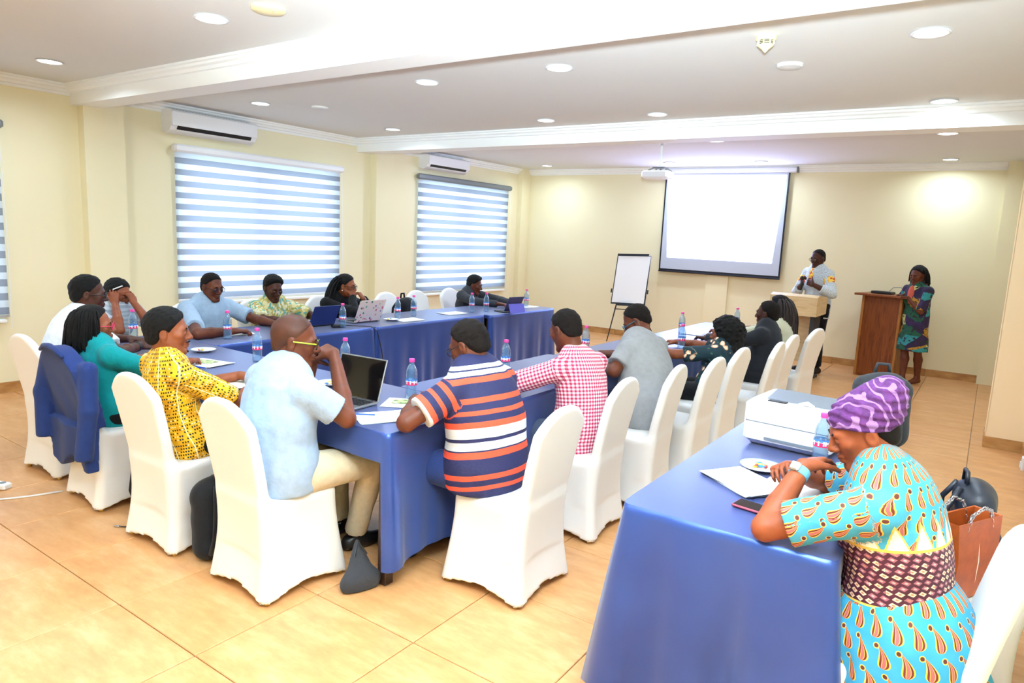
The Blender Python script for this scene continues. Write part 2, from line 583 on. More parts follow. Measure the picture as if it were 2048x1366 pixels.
# ceiling fittings
p = onz(1533, 72, ZC)
t = thing('smoke_detector', 'cream smoke detector with slotted sides on the ceiling', 'smoke detector', p)
mat('cream_plastic', (240, 226, 170), .45)
MB().lathe([(.055, 0), (.058, -.02), (.05, -.028)], n=28).build('base', 'cream_plastic', t, smooth='auto')
MB().lathe([(.042, -.026), (.042, -.052)], n=28).build('core', 'dark_plastic', t, smooth='auto')
m = MB()
for z in (-.034, -.043): m.lathe([(.046, z - .002), (.049, z), (.046, z + .002)], n=28, cap=False)
for k in range(8): m.box((.046 * cos(k * pi / 4), .046 * sin(k * pi / 4), -.039), (.008, .006, .026), rz=k * pi / 4)
m.build('cage', 'cream_plastic', t)
MB().lathe([(.046, -.05), (.044, -.056), (.02, -.075), (.004, -.092)], n=28).build('nose_cone', 'cream_plastic', t, smooth='auto')
for px, mt, lab, r in (((1580, 129), 'ceiling_paint', 'flat pale round plate on the ceiling beside the smoke detector', .085),
                       ((640, 214), 'ceiling_paint', 'flat pale round plate on the ceiling near the air conditioner', .085),
                       ((537, 16), 'cream_plastic', 'round cream cover on the ceiling before the large beam', .095)):
    p = onz(px[0], px[1], ZC)
    t = thing('ceiling_plate', lab, 'ceiling plate', p)
    MB().lathe([(r, 0), (r, -.012), (r * .9, -.02), (r * .3, -.026), (.001, -.027)], n=32).build('cover', mt, t, smooth='auto')
    MB().lathe([(.006, -.026), (.006, -.030)], (r * .5, 0, .004), 10).build('screw', 'aluminium', t)

# air conditioners


def aircon(y0, y1, z0, z1, lab, stain):
    cy = (y0 + y1) / 2; L = y1 - y0; h = z1 - z0
    t = thing('air_conditioner', lab, 'air conditioner', (XL, cy, z0))
    prof = [(0.0, .03), (.09, 0), (.165, .035), (.205, .09), (.21, h - .04), (.19, h - .012), (.15, h), (0, h)]
    b = MB().prism([(a, -L / 2, z) for a, z in prof], (0, L, 0)).build('body', 'white_plastic', t)
    MB().box((.0, 0, 0), (.012, L * .86, .045), R=np.array([[cos(.6), 0, sin(.6)], [0, 1, 0], [-sin(.6), 0, cos(.6)]])).build('outlet', 'dark_plastic', t, loc=(.186, 0, .062))
    MB().box((0, 0, 0), (.006, L * .86, .035), R=np.array([[cos(1.1), 0, sin(1.1)], [0, 1, 0], [-sin(1.1), 0, cos(1.1)]]), bev=.002).build('louver', 'white_plastic', t, loc=(.168, 0, .030))
    MB().box((.212, 0, h * .6), (.004, L * .985, h * .58), bev=.0015).build('front_panel', 'white_plastic', t)
    m = MB()
    for k in range(26): m.box((.09, -L / 2 + .06 + k * (L - .12) / 25, h + .001), (.12, .008, .004))
    m.build('intake_grille', 'grey_plastic', t)
    return t


a0, a1 = onx(340, 250, XL + .21), onx(515, 270, XL + .21)
aircon(a0[1] + .02, a1[1], 2.585, 2.83, 'white split air conditioner above the white blind headrail', 1)
a0, a1 = onx(858, 320, XL + .21), onx(940, 330, XL + .21)
aircon(a0[1], a1[1], 2.62, 2.85, 'white split air conditioner above the blind with grey headrail', 0)

# projection screen
mat('screen_white', (196, 202, 218), .8)
mat('projected', (255, 255, 255), .9, emit=(172, 186, 255), estr=5.5)
sx0, sx1, sz0, sz1, sy = -4.632, -2.661, 1.202, 2.79, YB - .085
t = thing('projection_screen', 'pull-down projection screen with black border showing a white slide', 'projection screen', ((sx0 + sx1) / 2, sy, 0))
wd = sx1 - sx0
MB().box((0, .003, (sz0 + sz1) / 2), (wd, .003, sz1 - sz0)).build('border', 'black_frame', t)
MB().box((0, 0, (sz0 + sz1) / 2 + .02), (wd - .05, .003, sz1 - sz0 - .04)).build('sheet', 'screen_white', t)
pts = [ony(a, b, sy - .003) for a, b in ((1336, 350), (1574, 350), (1543, 527), (1333.5, 514.5))]
MB().add([(q[0] - (sx0 + sx1) / 2, -.0035, q[2]) for q in pts][::-1], [[0, 1, 2, 3]]).build('projected_slide', 'projected', t)
MB().box((0, .02, sz1 + .045), (wd + .20, .085, .085), bev=.02).build('case', 'white_plastic', t)
MB().tube([(-wd / 2, 0, sz0), (wd / 2, 0, sz0)], .014, 10).build('weight_bar', 'black_frame', t)
for k in (-1, 1): MB().box((k * (wd / 2 + .10), .02, sz1 + .045), (.02, .09, .09), bev=.01).build('end_cap', 'grey_plastic', t)

# projector on its pole
pp = ony(1320, 345, 8.25)
t = thing('projector', 'white ceiling projector hanging from a pole', 'projector', (pp[0], 8.25, 0))
MB().lathe([(.06, ZC - .02), (.06, ZC)], n=20).build('ceiling_flange', 'white_plastic', t)
MB().tube([(0, 0, ZC), (0, 0, 2.60)], .018, 12).build('pole', 'white_plastic', t)
m = MB(); m.box((0, 0, 2.59), (.16, .12, .015))
for a, b in ((-.12, -.09), (.12, -.09), (-.12, .09), (.12, .09)): m.tube([(a * .5, b * .5, 2.59), (a, b, 2.555)], .008, 8)
m.build('bracket', 'grey_plastic', t)
MB().box((-.03, 0, 2.505), (.34, .25, .095), bev=.018).build('body', 'white_plastic', t)
MB().lathe([(.04, 0), (.04, .03), (.03, .032), (.028, .012)], (.04, .125, 2.505), 20, R=np.array([[1, 0, 0], [0, 0, 1], [0, -1, 0.]])).build('lens', 'dark_plastic', t)
m = MB()
for k in range(7): m.box((-.202, -.07 + k * .022, 2.505), (.004, .010, .06))
m.build('vent', 'grey_plastic', t)

# socket by the column
sp = onx(2041, 850, XR)
t = thing('wall_switch', 'small white switch box on the wall beside the column', 'switch', (XR, 6.8, sp[2]))
MB().box((-.018, 0, 0), (.036, .09, .13), bev=.006).build('box', 'white_plastic', t)
MB().box((-.040, 0, .0), (.012, .03, .05), bev=.003).build('rocker', 'white_plastic', t)
# ================================================================== smooth solids (distance fields turned into meshes)
def nrm(v):
    v = np.array(v, float); return v / (np.linalg.norm(v) + 1e-12)


def wob(P, sc, seed, n=7):
    """soft pseudo noise, about -1..1"""
    rs = np.random.RandomState(seed); o = 0
    for _ in range(n):
        k = rs.normal(size=3); k = k / np.linalg.norm(k) * sc * (0.6 + rs.rand()); o = o + np.sin(P[0] * k[0] + P[1] * k[1] + P[2] * k[2] + rs.rand() * 6.28)
    return o / (n * .6)


class SDF:
    def __init__(s, lo, hi, h, fine=()):
        s.ax = []
        for a in range(3):
            c = [lo[a]]
            while c[-1] < hi[a]:
                st = h
                for fl_, fh_, fs in fine:
                    if fl_[a] - 1e-6 <= c[-1] <= fh_[a]: st = min(st, fs)
                c.append(c[-1] + st)
            s.ax.append(np.array(c, np.float32))
        s.D = np.full([len(c) for c in s.ax], 1, np.float32)

    def sub(s, lo, hi):
        sl = []; P = []
        for a in range(3):
            i = max(0, np.searchsorted(s.ax[a], lo[a]) - 1); j = min(len(s.ax[a]), np.searchsorted(s.ax[a], hi[a]) + 1)
            sl.append(slice(i, max(j, i)))
            sh = [1, 1, 1]; sh[a] = -1; P.append(s.ax[a][i:max(j, i)].reshape(sh))
        return tuple(sl), P

    def put(s, sl, d, k, op='u'):
        if d.size == 0: return
        A = s.D[sl]
        if op == 'u':
            if k: h = np.maximum(k - np.abs(A - d), 0) / k; s.D[sl] = np.minimum(A, d) - h * h * k * .25
            else: s.D[sl] = np.minimum(A, d)
        elif op == 's':
            d = -d
            if k: h = np.maximum(k - np.abs(A - d), 0) / k; s.D[sl] = np.maximum(A, d) + h * h * k * .25
            else: s.D[sl] = np.maximum(A, d)
        elif op == 'i':
            if k: h = np.maximum(k - np.abs(A - d), 0) / k; s.D[sl] = np.maximum(A, d) + h * h * k * .25
            else: s.D[sl] = np.maximum(A, d)

    def cone(s, a, b, r1, r2, k=.012, flat=None, cut0=False, cut1=False, op='u'):
        a = np.array(a, float); b = np.array(b, float); R = max(r1, r2); mg = R + .03 + k
        sl, P = s.sub(np.minimum(a, b) - mg, np.maximum(a, b) + mg)
        if s.D[sl].size == 0: return
        ba = b - a; L2 = ba @ ba + 1e-12; p = [P[i] - a[i] for i in range(3)]
        tr = (p[0] * ba[0] + p[1] * ba[1] + p[2] * ba[2]) / L2; t = np.clip(tr, 0, 1)
        q = [p[i] - t * ba[i] for i in range(3)]
        q2 = q[0] ** 2 + q[1] ** 2 + q[2] ** 2; r = r1 + (r2 - r1) * t
        if flat is None: d = np.sqrt(q2) - r
        else:
            n, f = flat; qn = (q[0] * n[0] + q[1] * n[1] + q[2] * n[2]) ** 2
            s2 = np.sqrt(q2 + qn * (1 / f ** 2 - 1)) + 1e-6
            g = np.sqrt(q2 + qn * (1 / f ** 4 - 1)) / s2
            d = (s2 - r) / np.maximum(g, .3)
        L = math.sqrt(L2)
        if cut0: d = np.maximum(d, -tr * L)
        if cut1: d = np.maximum(d, (tr - 1) * L)
        s.put(sl, d.astype(np.float32), k, op)

    def ell(s, c, rad_, F=None, k=.012, op='u'):
        c = np.array(c, float); R = max(rad_); mg = R + .03 + k
        sl, P = s.sub(c - mg, c + mg)
        if s.D[sl].size == 0: return
        p = [P[i] - c[i] for i in range(3)]
        if F is None: F = np.eye(3)
        q = [p[0] * F[i][0] + p[1] * F[i][1] + p[2] * F[i][2] for i in range(3)]
        k0 = np.sqrt(sum((q[i] / rad_[i]) ** 2 for i in range(3))); k1 = np.sqrt(sum((q[i] / rad_[i] ** 2) ** 2 for i in range(3))) + 1e-6
        s.put(sl, (k0 * (k0 - 1) / k1).astype(np.float32), k, op)

    def plane(s, p0, n, k=0., lo=None, hi=None):
        """keep what lies behind the plane"""
        n = nrm(n); lo = [a[0] for a in s.ax] if lo is None else lo; hi = [a[-1] for a in s.ax] if hi is None else hi
        sl, P = s.sub(lo, hi)
        s.put(sl, ((P[0] - p0[0]) * n[0] + (P[1] - p0[1]) * n[1] + (P[2] - p0[2]) * n[2] + 0 * s.D[sl]).astype(np.float32), k, 'i')

    def ruffle(s, amp, sc, seed):
        P = [s.ax[0].reshape(-1, 1, 1), s.ax[1].reshape(1, -1, 1), s.ax[2].reshape(1, 1, -1)]
        m = np.nonzero(np.abs(s.D) < .04)
        Q = [s.ax[i][m[i]] for i in range(3)]
        s.D[m] += amp * wob(Q, sc, seed)

    def mesh(s):
        D = s.D
        S = D < 0
        n = np.zeros([d - 1 for d in D.shape], np.int8)
        for a in (0, 1):
            for b in (0, 1):
                for c in (0, 1): n += S[a:D.shape[0] - 1 + a, b:D.shape[1] - 1 + b, c:D.shape[2] - 1 + c]
        I = np.array(np.nonzero((n > 0) & (n < 8)))
        idx = np.full(n.shape, -1, np.int32); N = I.shape[1]; idx[tuple(I)] = np.arange(N)
        val = {}
        for a in (0, 1):
            for b in (0, 1):
                for c in (0, 1): val[a, b, c] = D[I[0] + a, I[1] + b, I[2] + c]
        acc = np.zeros((N, 3)); cnt = np.zeros(N)
        for ca in val:
            for ax in range(3):
                if ca[ax]: continue
                cb = list(ca); cb[ax] = 1; va, vb = val[ca], val[tuple(cb)]
                m = (va < 0) != (vb < 0)
                t = np.where(m, va / np.where(m, va - vb, 1), 0)
                pos = np.array([np.full(N, float(ca[i])) for i in range(3)]); pos[ax] = t
                acc += np.where(m, pos, 0).T; cnt += m
        fr = acc / cnt[:, None]
        V = np.empty((N, 3))
        for a in range(3):
            A = s.ax[a]; V[:, a] = A[I[a]] + fr[:, a] * (A[I[a] + 1] - A[I[a]])
        Fs = []
        for ax in range(3):
            sl0 = [slice(1, -1)] * 3; sl0[ax] = slice(0, -1); sl1 = list(sl0); sl1[ax] = slice(1, None)
            a = S[tuple(sl0)]; b = S[tuple(sl1)]
            for fl_, m in ((0, a & ~b), (1, b & ~a)):
                E = np.array(np.nonzero(m))
                if E.shape[1] == 0: continue
                base = E.copy()
                for q in range(3):
                    if q != ax: base[q] += 1
                u, v = (ax + 1) % 3, (ax + 2) % 3
                quad = []
                for du, dv in ((1, 1), (0, 1), (0, 0), (1, 0)):
                    c = base.copy(); c[u] -= du; c[v] -= dv; quad.append(idx[tuple(c)])
                Q = np.array(quad).T
                Fs.append(Q if fl_ else Q[:, ::-1])
        F = np.concatenate(Fs) if Fs else np.zeros((0, 4), int)
        F = F[(F >= 0).all(1)]
        F = F[:, ::-1]
        return V, F


# ================================================================== people
def skinfn(c, dk):
    def fn():
        _, _, _, ov = objxyz()
        return ramp(noise(ov, 14, 3), [(.3, dk), (.7, c)])
    return fn


SKINS = {'deep': ((82, 42, 27), (64, 32, 21)), 'dark': ((112, 58, 36), (92, 46, 28)), 'brown': ((148, 82, 50), (126, 66, 40)), 'warm': ((156, 80, 46), (132, 64, 36))}
for k_, (a_, b_) in SKINS.items(): mat('skin_' + k_, rough=.46, spec=.32, fn=skinfn(a_, b_), subs=.06, bump=(260, .12, .001))
mat('hair_black', (12, 10, 10), .6, spec=.25, bump=(420, .9, .006))
mat('hair_short', (24, 17, 14), .75, spec=.2, bump=(500, .8, .004))
mat('eye_white', (225, 215, 205), .3)
mat('eye_dark', (20, 12, 10), .2)
mat('lip', (112, 58, 54), .45)
MATS['lens'] = MATS['window_glass']


def frame(yaw, pitch=0, roll=0):
    f = np.array([cos(pitch) * cos(yaw), cos(pitch) * sin(yaw), -sin(pitch)])
    r = nrm(np.cross(f, [0, 0, 1.])); u = np.cross(r, f)
    return np.array([cos(roll) * r + sin(roll) * u, f, -sin(roll) * r + cos(roll) * u])       # right, forward, up


def ik(S, T, l1, l2, pole):
    d = T - S; L = np.linalg.norm(d)
    if L > (l1 + l2) * .995: T = S + d / L * (l1 + l2) * .995; L = (l1 + l2) * .995; d = T - S
    x = (l1 * l1 - l2 * l2 + L * L) / (2 * L); h = math.sqrt(max(l1 * l1 - x * x, 0))
    n = d / L; pv = np.array(pole, float); pv = nrm(pv - n * (pv @ n))
    return S + n * x + pv * h, T


def hand(g, W, d, n, right, curl=(20, 25, 20), sz=1., spread=.06, thumb=.6):
    d = nrm(d); n = nrm(np.array(n, float) - d * (np.array(n, float) @ d))
    s = np.cross(d, n) * (1 if right else -1)
    # palm
    for o in (-.026, -.009, .009, .026):
        g.cone(W + d * .012 * sz + s * o * .75 * sz, W + d * .083 * sz + s * o * 1.1 * sz, .0165 * sz, .0125 * sz, .014)
    g.ell(W + d * .035 * sz + s * .027 * sz + n * .008 * sz, (.020 * sz, .030 * sz, .016 * sz), np.array([s, d, n]), .012)
    for i, (o, L) in enumerate(((.031, .072), (.0105, .080), (-.0105, .075), (-.031, .058))):
        p = W + d * (.084 - .004 * abs(i - 1.2)) * sz + s * o * sz; a = 0
        dd = nrm(d + s * spread * (1.2 - i * .8)); r = .0092 * sz * (.9 if i == 3 else 1)
        ex = 6 * i * (1 if curl[0] > 5 else .3)
        for j, (fr, c) in enumerate(zip((.46, .31, .23), curl)):
            a += rad(c + (ex if j == 0 else 0))
            v = nrm(dd * cos(a) + n * sin(a)); q = p + v * L * fr * sz
            g.cone(p, q, r, r * .9, .004); p = q; r *= .9
    p = W + d * .022 * sz + s * .028 * sz
    v1 = nrm(d * .62 + s * thumb + n * .35); q = p + v1 * .045 * sz
    g.cone(p, q, .0145 * sz, .0115 * sz, .01)
    v2 = nrm(d * .9 + s * thumb * .35 + n * .45); q2 = q + v2 * .030 * sz; g.cone(q, q2, .0108 * sz, .0100 * sz, .004)
    g.cone(q2, q2 + nrm(v2 + n * .25) * .024 * sz, .0100 * sz, .0082 * sz, .003)


def head_sdf(g, c, H, N, z=1., fem=False, neck=.054):
    r, f, u = H
    P = lambda a, b, e: c + (r * a + f * b + u * e) * z
    g.ell(P(0, -.014, .030), (.076 * z, .097 * z, .088 * z), H, .02)
    g.ell(P(0, .022, -.035), (.060 * z, .068 * z, .078 * z), H, .03)
    for sd in (-1, 1):
        g.cone(P(.055 * sd, .0, -.045), P(.022 * sd, .066, -.098), .022 * z, .018 * z, .025)
        g.cone(P(.042 * sd, .062, -.012), P(.034 * sd, .062, -.030), .023 * z, .020 * z, .02)
    g.cone(P(-.012, .074, -.102), P(.012, .074, -.102), .017 * z, .017 * z, .02)
    g.cone(P(-.034, .078, .022), P(.034, .078, .022), .0135 * z, .0135 * z, .02)
    for sd in (-1, 1): g.ell(P(.031 * sd, .096, .004), (.018 * z, .016 * z, .012 * z), H, .012, 's')
    for sd in (-1, 1): g.ell(P(.031 * sd, .079, .002), (.0165 * z, .0135 * z, .0125 * z), H, .004)
    g.cone(P(0, .087, .012), P(0, .108, -.024), .0085 * z, .0125 * z, .012)
    for sd in (-1, 1): g.ell(P(.014 * sd, .097, -.029), (.0115 * z, .012 * z, .0095 * z), H, .008)
    g.cone(P(-.018, .083, -.056), P(.018, .083, -.056), .0085 * z, .0085 * z, .006); g.ell(P(0, .093, -.055), (.017 * z, .009 * z, .0075 * z), H, .006)
    g.cone(P(-.015, .083, -.070), P(.015, .083, -.070), .0095 * z, .0095 * z, .005); g.ell(P(0, .090, -.071), (.016 * z, .010 * z, .0085 * z), H, .006)
    for sd in (-1, 1):
        g.ell(P(.079 * sd, -.008, -.006), (.0095 * z, .019 * z, .032 * z), H, .01)
        g.ell(P(.089 * sd, -.004, -.002), (.007 * z, .010 * z, .017 * z), H, .004, 's')
    g.cone(np.array(N) - (c - N) * .12, P(0, -.022, -.04), neck * 1.12 * z, neck * z, .03)


def hair_cap(c, H, z, t, h, line=(.074, .057), back=-.055, fade=.0, boxy=0, amp=0, sc=60, seed=1, side=0.0, round_=0):
    """close-cut hair as a cap over the skull"""
    r, f, u = H
    P = lambda a, b, e: c + (r * a + f * b + u * e) * z
    g = SDF(c - .17 * z - t, c + .17 * z + t, h)
    g.ell(P(0, -.014, .030 + t * .3), (.076 * z + t, .097 * z + t, .088 * z + t), H, 0)
    if boxy: g.ell(P(0, .0, .070), (.074 * z + t, .088 * z + t, .055 * z + t), H, .03)
    g.cone(P(-.02, -.058, -.03), P(.02, -.058, -.03), .036 * z + t * .6, .036 * z + t * .6, .03)
    if t > .004: g.ruffle(.0022, 170, seed); g.ruffle(.0016, 330, seed + 1)
    g.plane(P(0, line[1], line[0]), f * .80 - u * .60, .030)                # hairline at the forehead
    for sd in (-1, 1): g.plane(P(.09 * sd, .045, -.02 + side), f * .75 - u * .66 + r * sd * .25, .022)
    g.plane(P(0, 0, back), -u + f * .25, .022)                              # nape
    for sd in (-1, 1): g.ell(P(.085 * sd, -.004, -.018), (.03 * z, .026 * z, .040 * z), H, .006, 's')
    return g.mesh()


def strand_hair(m, c, H, z, rs, n, length, rad_, droop=1., region=None, fwd=-.2, body=None, spread=.02, seg=9, topreg=.55, etop=.78):
    """plaits and locks: bent tubes from the scalp down"""
    r, f, u = H
    for _ in range(n):
        for _t in range(40):
            a = rs.uniform(-pi, pi); e = rs.uniform(-.25, etop)
            dv = np.array([cos(a) * math.sqrt(max(0, 1 - e * e)), sin(a) * math.sqrt(max(0, 1 - e * e)), e])
            if dv[1] < (topreg if e > .45 else -.05 if region is None else region): break
        root = c + (r * dv[0] * .078 + f * (dv[1] * .098 - .014) + u * (dv[2] * .090 + .030)) * z
        out = nrm(r * dv[0] + f * dv[1] * .8 + u * dv[2] * .5)
        L = length * rs.uniform(.82, 1.08); p = root.copy(); v = nrm(out * .7 - u * .15 + f * fwd * .2); pts = [p.copy()]
        for k in range(seg):
            v = nrm(v + np.array([0, 0, -1.]) * .62 * droop + f * fwd * .05 + rs.normal(0, .06, 3)); p = p + v * L / seg
            q = p - c; ql = np.array([q @ r / .088, (q @ f + .014) / .110, (q @ u - .030) / .100]) / z; l = np.linalg.norm(ql)
            if l < 1: p = c + (r * ql[0] / l * .088 + f * (ql[1] / l * .110 - .014) + u * (ql[2] / l * .100 + .030)) * z
            pts.append(p.copy())
        m.tube(pts, [rad_ * (1 - .35 * k / seg) for k in range(seg + 1)], 6)


TORSO = [(0., .172, .70), (.16, .168, .72), (.34, .156, .74), (.55, .166, .70), (.75, .178, .64), (.90, .150, .62), (1.0, .085, .80)]


def spine_pts(Pv, N, bulge, F):
    mid = (Pv + N) / 2 - F * bulge
    q = lambda t: (1 - t) ** 2 * Pv + 2 * t * (1 - t) * mid + t * t * N
    return q


def person(label, Pv, N, Hc, face, hyaw, hpitch=0, hroll=0, size=1., bulk=1., skin='dark', shirt='cloth_white', trousers='cloth_black', sleeve=.55,
           arms=None, hair=None, hair_mat='hair_short', bulge=.03, fem=False, legs='sit', glasses=None, h=.008, hf=.0045, collar=True, ruff=.004,
           shoes='shoe_black', hem=-.10, skirt=None, group=None, brows=True, eyes=True, feet=None, headsize=1., sock=True, torso_name='shirt', untuck=0., knees=.43, neck=.054,
           shoulder=.178, category='person', uvflip=0, seed=1, sleeves_long=False, legcloth='trousers', hairname='hair', legsplay=.10, hemflare=0., extra=None):
    Pv, N, Hc = (np.array(v, float) for v in (Pv, N, Hc))
    base = np.array([Pv[0], Pv[1], 0.])
    root = thing('person', label, category, base, 0, group)
    F = np.array([cos(face), sin(face), 0]); Rr = np.array([sin(face), -cos(face), 0]); U = np.array([0, 0, 1.])
    HF = frame(hyaw, hpitch, hroll); z = headsize
    q = spine_pts(Pv, N, bulge, F); sdir = nrm(N - q(.75)); S0 = q(.90)
    front = nrm(np.cross(sdir, Rr)); front = front if front @ F > 0 else -front
    sh = {s: S0 + Rr * shoulder * size * s + sdir * .004 for s in (1, -1)}
    l1, l2 = .285 * size, .255 * size
    A = {}
    for s in (1, -1):
        a = (arms or {}).get(s, {})
        wr = np.array(a.get('wr', q(.2) + F * .35 + Rr * s * .2), float)
        sp = sh[s] + np.array(a.get('shrug', (0, 0, 0)), float)
        if 'el' in a: el = np.array(a['el'], float)
        else: el, wr = ik(sp, wr, l1, l2, a.get('pole', Rr * s * .7 - U * .8 - F * .2))
        A[s] = dict(sh=sp, el=el, wr=wr, hd=np.array(a.get('hd', wr - el), float), pn=np.array(a.get('pn', (0, 0, -1)), float), curl=a.get('curl', (22, 28, 20)), th=a.get('th', .6), spread=a.get('spread', .06))
    # legs
    LG = {}
    for s in (1, -1):
        hip = Pv + Rr * .095 * s * size
        if legs == 'sit':
            kn = hip + F * knees * size + Rr * s * legsplay * .6 - U * .015
            fo = (feet or {}).get(s)
            an = np.array(fo, float) if fo is not None else np.array([*(kn + F * .02)[:2], .085])
            tdir = F
        else:
            fo = (feet or {}).get(s); an = np.array(fo, float) if fo is not None else hip * [1, 1, 0] + U * .085
            kn = (hip + an) / 2 + F * .02; tdir = F
        LG[s] = (hip, kn, an, nrm(tdir + Rr * s * .15))
    # ---- body
    pts = [Pv, N, Hc] + [A[s][k] for s in A for k in ('sh', 'el', 'wr')] + [A[s]['wr'] + nrm(A[s]['hd']) * .19 for s in A] + [p for s in LG for p in LG[s][:3]] + [LG[s][2] + LG[s][3] * .2 - U * .08 for s in LG]
    lo = np.min(pts, 0) - .16; hi = np.max(pts, 0) + .18; lo[2] = max(lo[2], -.02)
    fine = [(Hc - .135 * z, Hc + .135 * z, hf)]
    for s in A:
        hc = A[s]['wr'] + nrm(A[s]['hd']) * .08; fine.append((hc - .075, hc + .075, hf))
    g = SDF(lo, hi, h * 1.6, fine)
    head_sdf(g, Hc, HF, N, z, fem, neck)
    for (t0, w0, d0), (t1, w1, d1) in zip(TORSO[:-1], TORSO[1:]):
        g.cone(q(t0), q(t1), w0 * size * bulk * .55 + .02, w1 * size * bulk * .55 + .02 if t1 < 1 else .05, .03, flat=(front, d0))
    for s in A:
        a = A[s]; g.cone(S0, a['sh'], .05 * size, .046 * size, .02)
        g.cone(a['sh'], a['el'], .046 * size, .041 * size, .02)
        d = a['wr'] - a['el']
        g.cone(a['el'], a['el'] + d * .35, .041 * size, .041 * size, .012); g.cone(a['el'] + d * .35, a['wr'], .041 * size, .0265 * size, .012)
        hand(g, a['wr'], a['hd'], a['pn'], s == 1, a['curl'], size * (.93 if fem else 1.02), a['spread'], a['th'])
    for s in LG:
        hip, kn, an, td = LG[s]
        r_ = (.058, .044, .032, .040) if trousers else (.062, .050, .034, .052)
        g.cone(hip, kn, r_[0], r_[1], .02); g.cone(kn, kn + (an - kn) * .35 - td * .012, r_[1] * .9, r_[3], .02); g.cone(kn + (an - kn) * .35 - td * .012, an, r_[3], r_[2], .02)
        g.cone(an - td * .03 - U * .045, an + td * .13 - U * .055, .030, .026, .03); g.cone(an, an + td * .10 - U * .05, .03, .022, .02)
    V, Fc = g.mesh()
    np_mesh('body', V - base, Fc, 'skin_' + skin, root)
    # ---- shirt
    up_r = .062 * size * bulk ** .5
    slv = {}
    lo = np.min([Pv + U * hem, N, *(A[s][k] for s in A for k in (('sh', 'el', 'wr') if sleeves_long else ('sh', 'el')))], 0) - .22 * bulk; hi = np.max([Pv, N, *(A[s][k] for s in A for k in (('sh', 'el', 'wr') if sleeves_long else ('sh', 'el')))], 0) + .20 * bulk
    g = SDF(lo, hi, h)
    for (t0, w0, d0), (t1, w1, d1) in zip(TORSO[:-1], TORSO[1:]):
        b0 = size * (1 + (bulk - 1) * (1.25 if t0 < .6 else .8)); b1 = size * (1 + (bulk - 1) * (1.25 if t1 < .6 else .8))
        g.cone(q(t0), q(t1), w0 * b0, w1 * b1, .03, flat=(front, (d0 + d1) / 2 * (1.08 if bulk > 1.1 and t0 < .6 else 1)))
    if fem:
        for s in (1, -1): g.ell(q(.66) + front * .085 * size + Rr * s * .07 * size, (.065 * size, .06 * size, .06 * size), None, .04)
    if legs == 'sit':
        # the shirt tail over the hips and lap
        g.cone(Pv - U * .03, Pv + U * .04, .165 * size * bulk, .170 * size * bulk, .03, flat=(F, .80))
        if untuck:
            for s in (1, -1): g.cone(Pv + Rr * .08 * s, Pv + Rr * .085 * s + F * untuck, .098, .090, .03, cut1=True)
    else:
        g.cone(Pv + U * (hem), Pv + U * .05, (.178 + hemflare) * size * bulk, .166 * size * bulk, .03, flat=(F, .72), cut0=True)
    for s in A:
        a = A[s]
        g.cone(S0 + sdir * .012, a['sh'], .056 * size, .064 * size * bulk ** .4, .03)
        if sleeves_long:
            g.cone(a['sh'], a['el'], up_r * 1.04, up_r * .90, .025); e = a['el'] + (a['wr'] - a['el']) * .93; g.cone(a['el'], e, up_r * .90, .044 * size, .012, cut1=True)
        else:
            sl = sleeve
            if sl <= 1: e = a['sh'] + (a['el'] - a['sh']) * sl; g.cone(a['sh'], e, up_r * 1.06, up_r * 1.08, .025, cut1=True)
            else:
                g.cone(a['sh'], a['el'], up_r * 1.06, up_r * .98, .025); e = a['el'] + (a['wr'] - a['el']) * (sl - 1); g.cone(a['el'], e, up_r * .98, up_r * .94, .012, cut1=True)
    if ruff: g.ruffle(ruff, 34, seed); g.ruffle(ruff * .5, 75, seed + 5)
    nd = nrm(Hc - N)
    if collar:
        g.cone(N - nd * .02, N + nd * .035, (neck + .022) * 1.0, (neck + .013), .012, cut1=True)
    if collar:
        e1 = nrm(np.cross(nd, Rr)); cr = neck + .017
        cpts = [N + nd * .022 + (Rr * cos(t_) + e1 * sin(t_) * 1.12) * cr - base for t_ in np.linspace(0, 2 * pi, 28, endpoint=False)]
        MB().tube(cpts, .0095, 8, closed=True).build('collar', shirt, root, smooth=True)
    if legs == 'sit':
        g.plane(Pv + U * (hem + .02 if hem > -.09 else -.075), -U, .01)
    V, Fc = g.mesh()
    # cloth coordinates
    T = np.linspace(0, 1, 25); C = np.array([q(t) for t in T]); TL = np.linalg.norm(np.diff(C, axis=0), axis=1).sum()
    best = np.full(len(V), 9.); tt = np.zeros(len(V))
    for t, c in zip(T, C):
        d = np.linalg.norm(V - c, axis=1); m = d < best; best[m] = d[m]; tt[m] = t
    ax = np.array([nrm(q(min(t + .02, 1)) - q(max(t - .02, 0))) for t in (.0, .25, .5, .75, 1)])
    ctr = (1 - tt[:, None]) ** 2 * Pv + 2 * tt[:, None] * (1 - tt[:, None]) * ((Pv + N) / 2 - F * bulge) + tt[:, None] ** 2 * N
    sa = nrm(N - Pv); rel = V - Pv; vv = rel @ sa
    rel2 = V - ctr; fr_ = nrm(np.cross(sa, Rr)); fr_ = fr_ if fr_ @ F > 0 else -fr_
    sgn = 1 if uvflip else -1
    uu = np.arctan2(rel2 @ Rr, sgn * (rel2 @ fr_)) * .155 * size; per = np.full(len(V), 2 * pi * .155 * size)
